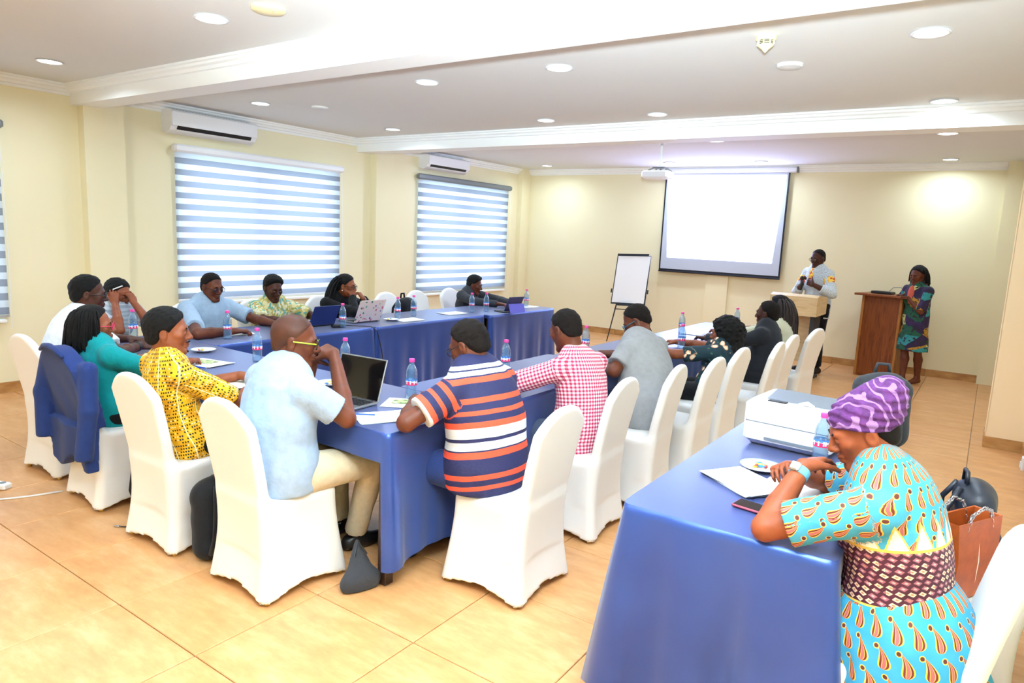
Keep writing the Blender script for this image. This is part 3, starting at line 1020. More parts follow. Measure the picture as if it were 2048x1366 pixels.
    for s in A:
        a = A[s]; d1_ = a['el'] - a['sh']; L1 = np.linalg.norm(d1_); d1_ /= L1; t_ = (V - a['sh']) @ d1_
        dist = np.linalg.norm(V - a['sh'] - np.clip(t_, 0, L1 if not sleeves_long else L1)[:, None] * d1_, axis=1)
        on = (dist < up_r * 1.35) & (t_ > .02) & ((rel @ Rr) * s > .14 * size)
        al = t_.copy(); axd = np.repeat(d1_[None], len(V), 0); org = np.repeat(a['sh'][None], len(V), 0)
        if sleeves_long or sleeve > 1:
            d2_ = a['wr'] - a['el']; L2 = np.linalg.norm(d2_); d2_ /= L2; t2 = (V - a['el']) @ d2_
            dist2 = np.linalg.norm(V - a['el'] - np.clip(t2, 0, L2)[:, None] * d2_, axis=1)
            f2 = (dist2 < .075) & (t2 > 0) & (dist2 < dist + .01); on = on | f2; al = np.where(f2, L1 + t2, al); axd[f2] = d2_; org[f2] = a['el']
        e1 = nrm(np.cross(d1_, [0.3, .2, 1.])); rv = V - org; rv = rv - (rv * axd).sum(1)[:, None] * axd
        e2 = np.cross(axd, e1)
        un = np.arctan2((rv * e2).sum(1), rv @ e1) * .06
        uu = np.where(on, un + 3 * s, uu); per = np.where(on, 2 * pi * .06, per); vv = np.where(on, TL * .88 - al, vv)
    shirt_o = np_mesh(torso_name, V - base, Fc, shirt, root, uv=np.stack([uu, vv], 1), period=per)
    # ---- trousers or skirt
    if trousers:
        allp = [p for s in LG for p in LG[s][:3]] + [Pv]
        g = SDF(np.min(allp, 0) - .2 * max(1, bulk), np.max(allp, 0) + .2 * max(1, bulk), h * 1.25)
        g.cone(Pv - U * .02, Pv + U * .05, .150 * size * bulk, .145 * size * bulk, .03, flat=(F, .76))
        for s in LG:
            hip, kn, an, td = LG[s]
            g.cone(hip, kn, .092 * size * min(bulk, 1.15), .069 * size, .03)
            e = kn + (an - kn) * (.96 if skirt is None else skirt)
            g.cone(kn, e, .068 * size, .056 * size, .02, cut1=True)
        g.ruffle(.003, 40, seed + 9)
        V, Fc = g.mesh(); np_mesh(legcloth, V - base, Fc, trousers, root)
    if shoes and not (feet or {}).get('bare'):
        for s in LG:
            hip, kn, an, td = LG[s]; g = SDF(an - .27, an + .27, .008)
            g.cone(an - td * .04 - U * .045, an + td * .14 - U * .052, .040, .034, .02); g.cone(an - td * .01 + U * .01, an + td * .06 - U * .05, .042, .036, .03, cut0=True)
            g.plane(np.array([0, 0, .004]), -U, .004)
            V, Fc = g.mesh()
            if len(V): np_mesh('shoe', V - base, Fc, shoes, root)
    # ---- face details
    r, f, u = HF; P = lambda a, b, e: Hc + (r * a + f * b + u * e) * z
    if eyes:
        for s in (-1, 1):
            m = MB(); m.ball(P(.031 * s, .0825, .0015) - base, (.0115 * z, .0105 * z, .0070 * z), 12, HF); m.m = 1
            m.ball(P(.031 * s, .0915, .0008) - base, (.0052 * z, .0022 * z, .0052 * z), 10, HF); m.build('eye', ['eye_white', 'eye_dark'], root, smooth=True)
    if brows:
        for s in (-1, 1):
            MB().tube([P(.014 * s, .0925, .021) - base, P(.031 * s, .0915, .027) - base, P(.048 * s, .079, .021) - base], [.0035, .0042, .0025], 6).build('eyebrow', 'hair_short', root, smooth=True)
    # lips
    MB().tube([P(-.017, .0885, -.063) - base, P(0, .0985, -.062) - base, P(.017, .0885, -.063) - base], [.002, .0042, .002], 6).build('mouth', 'lip', root, smooth=True)
    if glasses:
        gm = MB()
        for s in (-1, 1):
            ring = [P(.032 * s + .024 * cos(t), .103, .002 + .019 * sin(t)) - base for t in np.linspace(0, 2 * pi, 20, endpoint=False)]
            gm.tube(ring, .0022, 6, closed=True)
            gm.tube([P(.056 * s, .102, .006) - base, P(.078 * s, .06, .008) - base, P(.082 * s, -.01, .008) - base, P(.080 * s, -.03, -.01) - base], .0026, 6)
        gm.tube([P(-.009, .104, .006) - base, P(0, .107, .008) - base, P(.009, .104, .006) - base], .002, 6)
        go = gm.build('glasses', glasses, root, smooth=True)
        for s in (-1, 1):
            MB().lathe([(.0225, -.0005), (.0225, .0005)], (0, 0, 0), 18, R=np.array([r, -u, f]).T).build('lens', 'lens', go, loc=P(.032 * s, .103, .002) - base)
    if hair: 
        V, Fc = hair_cap(Hc, HF, z, h=max(hf, .0045), **hair); np_mesh(hairname, V - base, Fc, hair_mat, root)
    root_info = dict(root=root, base=base, q=q, A=A, HF=HF, Hc=Hc, P=P, F=F, R=Rr, front=front, N=N, nd=nd, sdir=sdir, LG=LG, shirt=shirt_o)
    return root_info
# ================================================================== furniture
mat('spandex', (246, 243, 240), .62, spec=.35, sheen=.1)
mat('gold_metal', (205, 160, 60), .35, .85)
SEAT = .455


def chair_mesh():
    g = SDF((-.30, -.42, -.01), (.30, .30, .98), .0095)
    x, y, z = g.ax[0].reshape(-1, 1, 1), g.ax[1].reshape(1, -1, 1), g.ax[2].reshape(1, 1, -1)
    fl_ = np.clip(1 - z / SEAT, 0, 1)
    hx = .196 + .046 * fl_ ** 1.7; hy = .205 + .040 * fl_ ** 1.7
    # sides sag inward between the feet
    sag = .020 * fl_ * (1 - fl_) * 4
    ax_, ay_ = np.abs(x), np.abs(y)
    hx2 = hx - sag * np.clip(1 - (ay_ / .2) ** 2, 0, 1); hy2 = hy - sag * np.clip(1 - (ax_ / .2) ** 2, 0, 1)
    qx, qy = ax_ - hx2 + .05, ay_ - hy2 + .05
    d = np.hypot(np.maximum(qx, 0), np.maximum(qy, 0)) + np.minimum(np.maximum(qx, qy), 0) - .05
    top = z - (SEAT + .012 * np.clip(1 - (x / .2) ** 2, 0, 1) * np.clip(1 - (y / .2) ** 2, 0, 1))
    h = np.maximum(.035 - np.abs(d - top), 0) / .035; d = np.maximum(d, top) + h * h * .035 * .25
    hem = .012 + .040 * (1 - np.clip(np.maximum((ax_ / .235) ** 2 * (ay_ / .235) ** 2, 0), 0, 1) ** .6)
    d = np.maximum(d, hem - z)
    # back panel
    zz = (z - SEAT) / (.93 - SEAT)
    yc = -.188 - .082 * zz - .02 * zz * zz
    w_ = .176 + .030 * np.clip(zz, 0, 1) ** .8
    crown = .93 - .115 * (np.abs(x) / .205) ** 2.4
    th = .030 - .006 * zz
    db = np.maximum(np.abs(y - yc) - th, np.maximum(ax_ - w_, np.maximum(z - crown, SEAT - .20 - z)))
    qa = [np.maximum(np.abs(y - yc) - th + .018, 0), np.maximum(ax_ - w_ + .018, 0), np.maximum((z - crown) * .8 + .018, 0)]
    db = np.maximum(np.sqrt(qa[0] ** 2 + qa[1] ** 2 + qa[2] ** 2) - .018, SEAT - .22 - z)
    k = .055; h = np.maximum(k - np.abs(d - db), 0) / k
    g.D = (np.minimum(d, db) - h * h * k * .25).astype(np.float32)
    return g.mesh()


CV, CF = chair_mesh()
chair0 = thing('banquet_chair', 'x', 'chair', (0, 0, 0))
np_mesh('cover', CV, CF, 'spandex', chair0)
for sx_, sy_ in ((-1, -1), (1, -1), (1, 1), (-1, 1)):
    MB().tube([(.203 * sx_, .203 * sy_, FZ), (.19 * sx_, .19 * sy_, .10)], .013, 10).build('leg', 'gold_metal', chair0)
MB().tube([(-.16, .232, .03), (-.165, .212, .25), (-.14, .208, .44)], .0025, 5).build('seam', 'spandex', chair0)
USED = [False]


def chair(x, y, rz, label, group=None):
    if not USED[0]:
        USED[0] = True; chair0.location = (x, y, 0); chair0.rotation_euler = (0, 0, rz); chair0['label'] = label; r = chair0
        if group: chair0['group'] = group
    else:
        r = dup(chair0, (x, y, 0), rz, label, group)
        if not group and 'group' in r: del r['group']
    return r


GR = 'white covered chairs around the U of tables'
chair(-4.96, 2.05, rad(2), 'white covered chair carrying the person in the plain white shirt', GR)
chair(-4.24, 2.00, rad(-3), 'white covered chair with the navy jacket on its back', GR)
chair(-3.43, 1.96, rad(1), 'white covered chair carrying the person in the yellow print shirt', GR)
chair(-2.67, 1.975, rad(-2), 'white covered chair carrying the person with clasped hands', GR)
RW = [(-1.80, 2.66, 90, 'white covered chair carrying the person in the striped polo'), (-1.88, 3.47, 93, 'white covered chair carrying the person in the gingham shirt'),
      (-1.82, 4.09, 95, 'white covered chair carrying the person in the grey shirt with teal glasses'), (-1.74, 4.61, 90, 'empty white covered chair between the grey shirt and the floral top'),
      (-1.75, 5.23, 88, 'white covered chair carrying the person in the floral top'), (-1.62, 5.78, 92, 'empty white covered chair between the floral top and the black suit'),
      (-1.65, 6.41, 88, 'white covered chair carrying the person in the black suit'), (-1.59, 7.18, 80, 'white covered chair carrying the person in the cream top')]
for x, y, a, l in RW: chair(x, y, rad(a), l, GR)
LW = [(-5.80, 3.50, 'white covered chair carrying the person in the pale blue shirt with glasses'), (-5.80, 4.20, 'white covered chair carrying the person in the leafy print shirt'),
      (-5.76, 5.00, 'white covered chair carrying the person in the black top'), (-5.72, 5.98, 'empty white covered chair beside the black backpack at the window table'),
      (-5.72, 6.52, 'empty white covered chair beside the person with the tablet'), (-5.76, 7.22, 'white covered chair carrying the person with the tablet'),
      (-5.92, 2.75, 'white covered chair carrying the person in the grey tee shirt')]
for x, y, l in LW: chair(x, y, rad(-90), l, GR)
chair(-.105, 2.37, rad(92), 'white covered chair carrying the person in the purple headwrap')
chair(.02, 3.02, rad(90), 'white covered chair holding the brown handbag and dark backpack')


# ------------------------------------------------------------------ tables and cloths
def satin():
    _, _, _, ov = objxyz()
    return ramp(noise(ov, 2.0, 2), [(.3, (40, 66, 138)), (.7, (50, 82, 162))])


mat('satin_blue', rough=.28, metal=.42, spec=.6, sheen=.25, fn=satin)
mat('dark_wood', (52, 34, 26), .5, bump=(40, .3, .003))
TZ = .76


def table(x0, x1, y0, y1, sides, lab, clab, seed, drop=.66, flare=.06, amp=1., pw=1.25):
    cx, cy = (x0 + x1) / 2, (y0 + y1) / 2
    t = thing('banquet_table', lab, 'table', (cx, cy, 0))
    MB().box((0, 0, TZ - .022), (x1 - x0 - .02, y1 - y0 - .02, .034), bev=.004).build('tabletop', 'dark_wood', t)
    for a in (-1, 1):
        for b in (-1, 1): MB().box((a * ((x1 - x0) / 2 - .05), b * ((y1 - y0) / 2 - .05), (TZ - .04) / 2 + FZ / 2), (.055, .055, TZ - .04 - FZ), bev=.004).build('leg', 'dark_wood', t)
    rs = np.random.RandomState(seed)
    c = tag(bpy.data.objects.new('tablecloth', None), clab, 'tablecloth', 'blue satin tablecloths')
    # perimeter loop
    pts = []
    X0, X1, Y0, Y1 = x0 - cx, x1 - cx, y0 - cy, y1 - cy
    step = .02
    def side(a, b, nr, on):
        L = math.hypot(b[0] - a[0], b[1] - a[1]); n = int(L / step)
        for i in range(n):
            s = i / n; e = min(i, n - i) * step
            pts.append((a[0] + (b[0] - a[0]) * s, a[1] + (b[1] - a[1]) * s, nr[0], nr[1], on, e))
    side((X0, Y0), (X1, Y0), (0, -1), sides[2]); side((X1, Y0), (X1, Y1), (1, 0), sides[1]); side((X1, Y1), (X0, Y1), (0, 1), sides[3]); side((X0, Y1), (X0, Y0), (-1, 0), sides[0])
    n = len(pts); ph = rs.rand(6) * 6.28; fq = rs.uniform(.8, 1.25, 6)
    A = np.array(pts); on = A[:, 4].copy(); nn = A[:, 2:4].copy()
    K = 5
    sm = lambda a, K: sum(np.roll(a, k, 0) for k in range(-K, K + 1)) / (2 * K + 1)
    nn = sm(nn, 3); on_s = np.maximum(on, np.maximum(np.roll(on, 1), np.roll(on, -1))); crn = np.exp(-(A[:, 5] / .07) ** 2)
    sarc = np.arange(n) * step
    # rounded corner positions
    pos = sm(A[:, :2], 1)
    M = 22; V = []; 
    tri = lambda t: np.sin(t) + .28 * np.sin(2 * t + 1)
    fold = .55 * tri(sarc * 16 * fq[0] + ph[0]) + .45 * tri(sarc * 27 * fq[1] + ph[1]) + .3 * np.sin(sarc * 7 * fq[2] + ph[2])
    fold2 = np.sin(sarc * 41 * fq[3] + ph[3])
    for k in range(M + 1):
        v = k / M; d = drop * (.06 + .94 * on_s) if True else drop
        d = np.where(on_s > .01, drop * (.05 + .95 * on_s), .035) * v
        out = (.006 + on_s * (.014 * v + v ** pw * (.017 * amp * fold + .005 * fold2 * v) + flare * crn * v))
        zz = TZ + .006 - d - .010 * (v == 0) * 0 - (0.004 if k else 0)
        hemw = .010 * fold * v * on_s
        V.append(np.stack([pos[:, 0] + nn[:, 0] * out, pos[:, 1] + nn[:, 1] * out, zz + hemw * 0 + .012 * np.sin(sarc * 9 + ph[4]) * v * on_s], 1))
    V = np.concatenate(V); i = np.arange(n); F = []
    for k in range(M): F.append(np.stack([k * n + i, (k + 1) * n + i, (k + 1) * n + (i + 1) % n, k * n + (i + 1) % n], 1))
    F = np.concatenate(F)
    me_o = np_mesh('tablecloth', V, F, 'satin_blue'); me = me_o.data
    bpy.data.objects.remove(c)
    import bmesh
    bm = bmesh.new(); bm.from_mesh(me); bm.verts.ensure_lookup_table()
    bm.faces.new([bm.verts[j] for j in range(n)])
    bmesh.ops.recalc_face_normals(bm, faces=bm.faces[:]); bm.to_mesh(me); bm.free()
    for p_ in me.polygons: p_.use_smooth = len(p_.vertices) == 4
    me.update()
    me_o.location = (cx, cy, 0); tag(me_o, clab, 'tablecloth')
    return t


# sides: -x, +x, -y, +y
table(-5.42, -3.80, 2.19, 2.91, (1, 0, .17, .5), 'banquet table before the person in the teal blouse', 'blue satin cloth on the table before the person in the teal blouse', 3)
table(-3.79, -2.165, 2.19, 2.91, (0, .97, .17, .6), 'banquet table at the U corner carrying the open laptop', 'blue satin cloth on the corner table with the open laptop', 5)
table(-5.40, -4.71, 2.93, 4.55, (1, 1, 0, 0), 'banquet table before the person in the pale blue shirt', 'blue satin cloth on the table before the person in the pale blue shirt', 7)
table(-5.40, -4.70, 4.57, 6.26, (1, 1, 0, 0), 'banquet table carrying the sticker covered laptop', 'blue satin cloth on the table with the sticker covered laptop', 8)
table(-5.40, -4.62, 6.275, 7.66, (1, 1, 0, 1), 'banquet table at the U end carrying the tablet', 'blue satin cloth on the table with the tablet', 9)
table(-2.80, -2.125, 2.93, 4.60, (1, 1, 0, 0), 'banquet table before the person in the gingham shirt', 'blue satin cloth on the table before the person in the gingham shirt', 11)
table(-2.76, -2.115, 4.615, 6.30, (1, 1, 0, 0), 'banquet table before the person in the floral top', 'blue satin cloth on the table before the person in the floral top', 12)
table(-2.72, -2.06, 6.315, 8.0, (1, 1, 0, 1), 'banquet table before the person in the black suit', 'blue satin cloth on the table before the person in the black suit', 13)
table(-.975, -.275, 2.17, 3.84, (1, 1, 1, 1), 'banquet table carrying the white printer', 'blue satin cloth on the table with the white printer', 15, .70, .13, 2.2, .75)

# ------------------------------------------------------------------ lecterns, flip chart


def woodfn(c1, c2, c3, sx, sz):
    def fn():
        x, y, z, _ = objxyz()
        v = vec3(x * sx, y * sx, z * sz)
        return ramp(noise(v, 3, 4, .6, dist=.6), [(.3, c1), (.5, c2), (.7, c3)])
    return fn


mat('mahogany', rough=.4, fn=woodfn((104, 50, 20), (134, 70, 28), (150, 82, 36), 14, 1.2))
mat('wood_edge', rough=.45, fn=woodfn((150, 92, 40), (178, 116, 56), (190, 128, 66), 10, 1.5))
mat('pale_wood', rough=.45, fn=woodfn((206, 172, 122), (220, 190, 142), (228, 202, 156), 1.5, 12))
mat('charcoal', (52, 54, 58), .5)
a, b = onz(1706, 748, 0), onz(1785, 762, 0)
ang = math.atan2(b[1] - a[1], b[0] - a[0]); wl = float(np.linalg.norm(b - a)); mid = (a + b) / 2
t = thing('wooden_lectern', 'tall reddish brown wooden lectern with overhanging top', 'lectern', (mid[0], mid[1], 0), ang)
dp = .42; hh = 1.10
MB().box((0, .012, hh / 2), (wl - .05, .018, hh - .02), ).build('front_panel', 'mahogany', t)
for s in (-1, 1):
    MB().box((s * (wl / 2 - .012), dp / 2, hh / 2 + FZ), (.024, dp, hh - 2 * FZ), bev=.003).build('side_panel', 'wood_edge' if s > 0 else 'mahogany', t)
    MB().box((s * (wl / 2 - .018), .002, hh / 2 + FZ), (.032, .03, hh - 2 * FZ), bev=.003).build('edge_strip', 'wood_edge', t)
MB().box((.0, dp / 2 - .03, hh + .012), (wl + .15, dp + .14, .03), bev=.006).build('top', 'mahogany', t)
MB().box((0, dp / 2, hh - .12), (wl - .05, dp - .04, .018)).build('shelf', 'wood_edge', t)
LECT = (mid, ang, wl)
t = thing('lectern_console', 'black microphone console with bent cable on the wooden lectern', 'console', (mid[0] - .02, mid[1] + .15, hh + .027), ang)
MB().box((0, 0, .018), (.26, .16, .036), bev=.008).build('body', 'dark_plastic', t)
MB().tube([(.05, .05, .03), (.10, .06, .09), (.20, .06, .10), (.24, .05, .03)], .004, 8).build('cable', 'grey_plastic', t)
c0 = ony(1597, 600, 9.55)
t = thing('pale_lectern', 'pale wooden box-topped lectern on charcoal legs', 'lectern', (c0[0], 9.55, 0), rad(-6))
z0_, z1_ = .83, 1.09
MB().prism([(-.30, -.2, z0_), (-.30, .2, z0_ + .02), (-.30, .2, z1_ - .02), (-.30, -.12, z1_ + .01), (-.30, -.2, z1_ - .02)], (.60, 0, 0)).build('box_top', 'pale_wood', t)
for s in (-1, 1): MB().box((s * .23, .02, z0_ / 2), (.05, .26, z0_ - .002), bev=.004).build('leg', 'charcoal', t)
MB().box((0, .08, .50), (.41, .02, .60)).build('back_panel', 'pale_wood', t)
MB().box((0, .02, .02), (.56, .38, .036), bev=.006).build('foot', 'charcoal', t)

# flip chart easel
mat('easel_black', (20, 30, 40), .45)
mat('paper', (246, 247, 250), .7)
yb = 10.25
P_ = [ony(*q) for q in ((1221, 607, yb), (1289, 611, yb), (1302, 512, yb + .14), (1236, 507, yb + .14))]
ox = (P_[0] + P_[1]) / 2
t = thing('flip_chart', 'flip chart easel with blank white paper and thin black legs', 'flip chart', (ox[0], ox[1], 0))
L0 = lambda p: np.array(p) - [ox[0], ox[1], 0]
q = [L0(p) for p in P_]; nb_ = nrm(np.cross(q[1] - q[0], q[3] - q[0]))
MB().prism(q, -nb_ * .02).build('board', 'easel_black', t)
ins = lambda a, b: q[0] + (q[1] - q[0]) * a + (q[3] - q[0]) * b
MB().prism([ins(.03, .03), ins(.97, .03), ins(.97, .95), ins(.03, .95)], nb_ * .004).build('paper_pad', 'paper', t)
MB().prism([ins(.08, .955), ins(.92, .955), ins(.92, .995), ins(.08, .995)], nb_ * .014).build('clamp_bar', 'easel_black', t)
MB().prism([ins(.22, -.03), ins(.62, -.03), ins(.62, .02), ins(.22, .02)], nb_ * .05).build('pen_tray', 'easel_black', t)
for k, (a_, b_) in enumerate(((ins(.18, 0), L0(onz(1213, 684, 0)) + [0, 0, FZ + .012]), (ins(.82, 0), L0(onz(1316, 690, 0)) + [0, 0, FZ + .012]), (ins(.5, .6) + [0, .04, 0], np.array([.0, .62, FZ + .012])))):
    MB().tube([a_, b_], [.011, .008], 8).build('leg', 'easel_black', t)
MB().tube([ins(.14, -.10), ins(.86, -.10)], .008, 8).build('brace', 'easel_black', t)
for a_ in (-.03, 1.03): MB().tube([ins(a_, .22), ins(a_, .30)], .012, 8).build('knob', 'easel_black', t)
# ================================================================== clothes
def plain(c, v=.06):
    def fn():
        _, _, _, ov = objxyz()
        return ramp(noise(ov, 30, 3), [(.3, tuple(x * (1 - v) for x in c)), (.7, c)])
    return fn


def cloth(name, c, rough=.8, b=(60, .25, .01)): mat(name, rough=rough, spec=.2, sheen=.1, fn=plain(c), bump=b)


cloth('cloth_white', (240, 244, 252)); cloth('cloth_black', (16, 16, 20)); cloth('cloth_paleblue', (168, 190, 218)); cloth('cloth_sky', (166, 190, 216))
cloth('cloth_grey', (150, 150, 152)); cloth('cloth_charcoal', (58, 60, 66)); cloth('cloth_teal', (0, 142, 148)); cloth('cloth_khaki', (226, 208, 176)); cloth('cloth_suit', (36, 38, 44), .85)
cloth('cloth_denim', (72, 84, 108)); cloth('cloth_slate', (78, 80, 90)); cloth('cloth_navy', (38, 58, 118), .9, (420, .5, .003)); cloth('cloth_salmon', (214, 104, 86))
mat('shoe_black', (18, 18, 20), .4); mat('sole_white', (225, 220, 215), .6)


def knit():
    u, v, uv = uvxy()
    a = noise(vec3(u * 60., v * 60., 0.), 3, 3)
    return ramp(a, [(.35, (196, 196, 160)), (.55, (226, 224, 196)), (.7, (238, 236, 214))])


mat('cloth_knit', rough=.9, fn=knit, bump=(220, .8, .01))


def greytee():
    u, v, _ = uvxy()
    return mixc(((v * 190.).sin() > .1), (196, 204, 214), (170, 180, 194))


mat('cloth_greytee', rough=.85, fn=greytee)


def polo():
    u, v, uv = uvxy()
    w_ = noise(uv, 6, 2) * .012
    f = (v + .075 + w_) / .615
    na, og, wh = (34, 38, 84), (238, 84, 56), (226, 234, 240)
    st = [(0, na), (.032, og), (.068, na), (.115, og), (.159, na), (.285, og), (.335, na), (.345, wh), (.41, na), (.435, wh), (.515, og), (.56, na), (.61, og), (.648, na), (.703, og), (.743, na),
          (.855, og), (.898, na), (.908, wh), (.945, na), (.957, wh), (.985, na)]
    return ramp(f, st, True)


mat('cloth_polo', rough=.8, fn=polo, bump=(70, .25, .01))


def gingham():
    u, v, _ = uvxy(); s = .021
    a = (u / s).fract() > .5; b = (v / s).fract() > .5
    return mixc(a * b, mixc((a + b) > .5, (250, 244, 246), (226, 138, 160)), (172, 30, 72))


mat('cloth_gingham', rough=.8, fn=gingham, bump=(60, .25, .01))


def yellowprint():
    u, v, uv = uvxy()
    u2 = u + (v * 9.).sin() * .012
    rowp = (v / .017); row = rowp.fract(); cellu = (u2 / .0105 + rowp.floor() * .5)
    rnd = noise(vec3(cellu.floor() * 7.3, rowp.floor() * 3.1, 0.), 1., 0)
    base = ramp(noise(uv, 16, 2), [(.35, (214, 150, 0)), (.6, (242, 186, 14))])
    blk = ((row - .5).abs() < .26) * ((cellu.fract() - .5).abs() < .30) * (rnd > .47)
    c = mixc(blk, base, (22, 18, 10))
    wh = ((row - .5).abs() < .18) * ((cellu.fract() - .5).abs() < .2) * (rnd < .40)
    c = mixc(wh, c, (250, 246, 226))
    vert = ((u2 / .085).fract() - .5).abs() < .028
    return mixc(vert, c, (250, 240, 190))


mat('cloth_yellow', rough=.7, fn=yellowprint, bump=(60, .25, .01))


def leafy():
    u, v, uv = uvxy()
    a, b, c = sepc(voro(vec3(u * 1.4, v, 0.), 42))
    return ramp(a, [(0, (222, 212, 160)), (.28, (196, 178, 96)), (.46, (96, 168, 160)), (.62, (226, 220, 190)), (.78, (150, 160, 90)), (.9, (206, 160, 90))], True)


mat('cloth_leafy', rough=.8, fn=leafy)


def floral():
    u, v, uv = uvxy()
    nv = noise(uv, 30, 2)
    d = voro(uv, 15, 'Distance') + (nv - .5) * .34
    d2 = voro(vec3(u + 3.3, v + 1.7, 0.), 24, 'Distance') + (nv - .5) * .3
    c = mixc(d2 < .2, (12, 46, 58), (60, 104, 84))
    c = mixc(d < .36, c, (228, 168, 128)); c = mixc(d < .27, c, (246, 226, 196))
    return mixc(d < .10, c, (196, 96, 60))


mat('cloth_floral', rough=.8, fn=floral)


def speakerprint():
    u, v, uv = uvxy()
    n1 = noise(uv, 120, 2)
    base = ramp(n1, [(.42, (150, 162, 172)), (.5, (212, 220, 226)), (.7, (226, 232, 236))])
    vo = voro(uv, 34); a, _, _ = sepc(vo)
    pan = ramp(a, [(0, (214, 60, 30)), (.35, (246, 178, 30)), (.7, (250, 214, 90)), (.88, (240, 236, 220))], True)
    front = (u.abs() < .050) * (v > .34)
    slv = (u.abs() > 2.4) * ((v - .30).abs() < .045) * (((u * 5.).fract() - .5).abs() < .42)
    return mixc(front.max(slv), base, pan)


mat('cloth_speaker', rough=.75, fn=speakerprint)


def tiedye():
    u, v, uv = uvxy()
    nn = noise(uv, 7, 2, col=True)
    ux = u + (noise(uv, 6, 2) - .5) * .08
    a, b, c = sepc(voro(vec3(ux * .8, v, 0.), 8.5))
    base = ramp(a, [(0, (44, 26, 66)), (.24, (24, 84, 62)), (.42, (196, 200, 128)), (.56, (46, 140, 142)), (.70, (52, 34, 80)), (.84, (176, 130, 40)), (.92, (30, 60, 50))], True)
    return mixc((noise(uv, 26, 3) > .58), base, (40, 30, 40))


mat('cloth_tiedye', rough=.8, fn=tiedye)


def paisley_cells(u, v, cu, cv, off, base):
    """drop motifs with rims, each in its own cell"""
    r = (v / cv); ri = r.floor(); ul = (u / cu + ri * off); a = (ul.fract() - .5) * cu; b = (r.fract() - .5) * cv
    t = ((b + cv * .42) / (cv * .84)).max(0.).min(1.)
    w_ = (t.sqrt() * 3.14159).sin().max(0.) * (cu * .22)
    a2 = (a - (t - .25) * (t - .25) * cu * .75 + cu * .10).abs()
    c = mixc(a2 < (w_ * 1.32), base, (236, 186, 62)); c = mixc(a2 < w_, c, (104, 34, 34)); c = mixc(a2 < (w_ * .55), c, (226, 160, 70)); c = mixc(a2 < (w_ * .36), c, (176, 92, 98))
    dx, dy = a - cu * .36, b - cv * .34; rr = (dx * dx + dy * dy).sqrt()
    c = mixc(rr < .0085, c, (236, 190, 80)); c = mixc(rr < .006, c, (92, 40, 36))
    return c


def purpledress():
    u, v, uv = uvxy()
    sky = ramp(noise(uv, 8, 2), [(.3, (56, 148, 180)), (.7, (74, 166, 198))])
    top = paisley_cells(u, v, .046, .066, .37, sky)
    # cream triangles
    tv = (v - .285) / .085; tu = ((u / .062).fract() - .5).abs() * 2.
    wv = (1. - tv) * .95
    tri_rim = (tu < wv) * (tv > 0.) * (tv < 1.0) * (u.abs() < 1.5); tri_in = tri_rim * (tu < (wv - .14))
    c = mixc(tri_rim, top, (232, 190, 84)); c = mixc(tri_in, c, (248, 234, 218))
    # woven brown band
    uu = u / .026; vv_ = v / .017; row = vv_.floor(); fu = (uu + row * .5 + vv_ * .25).fract() - .5; fv = vv_.fract() - .5
    d = fu.abs() + fv.abs() * .9
    rn = noise(vec3((uu + row * .5).floor() * 3.7, row * 5.1, 0.), 1., 0)
    band = mixc(d < .42, (74, 28, 44), mixc(rn > .52, (160, 96, 108), (236, 206, 176))); band = mixc(d < .18, band, mixc(rn > .5, (206, 168, 160), (196, 128, 96)))
    body_ = u.abs() < 1.5
    c = mixc((v < .287) * (v > .115) * body_, c, band)
    rim = ((v - .287).abs() < .004).max((v - .115).abs() < .003)
    return mixc(rim * body_, c, (232, 190, 84))


mat('dress_print', rough=.6, spec=.35, fn=purpledress, bump=(40, .2, .01))


def skirtprint():
    u, v, uv = uvxy()
    sky = ramp(noise(uv, 8, 2), [(.3, (46, 142, 184)), (.7, (66, 162, 202))])
    return paisley_cells(u, v, .058, .078, .43, sky)


mat('skirt_print', rough=.6, spec=.35, fn=skirtprint, bump=(40, .2, .01))


def wrapfn():
    x, y, z, ov = objxyz()
    n1 = noise(ov, 7, 2)
    s = ((x * 75. + z * 150. + y * 90. + n1 * 46.).sin())
    n2 = noise(ov, 60, 2)
    return mixc((s + n2 * .9) > 1.14, ramp(n2, [(.3, (70, 26, 82)), (.7, (98, 42, 112))]), (148, 106, 162))


mat('wrap_print', rough=.85, fn=wrapfn, bump=(50, .5, .01))
mat('glasses_black', (14, 14, 16), .3); mat('glasses_teal', (10, 120, 150), .3); mat('glasses_pink', (226, 40, 90), .3); mat('glasses_lime', (190, 220, 40), .3)
mat('pearl', (245, 240, 235), .2, coat=.5); mat('silver', (200, 200, 205), .25, .9); mat('band_black', (14, 14, 18), .5); mat('band_blue', (120, 190, 220), .5)

D = rad
SITZ = .532
V3 = lambda *a: np.array(a, float)
PE = {}


def cuff(info, s, t, r, w_, name, m):
    a = info['A'][s]; d = nrm(a['wr'] - a['el']); p = a['el'] + (a['wr'] - a['el']) * t - info['base']
    MB().tube([p - d * w_ / 2, p - d * w_ * .2, p + d * w_ * .2, p + d * w_ / 2], [r * .97, r, r, r * .97], 18).build(name, m, info['root'], smooth=True)


def earrings(info, m='pearl', r=.007, e=-.042):
    for s in (-1, 1): MB().ball(info['P'](.088 * s, -.004, e) - info['base'], r, 10).build('earring', m, info['root'], smooth=True)


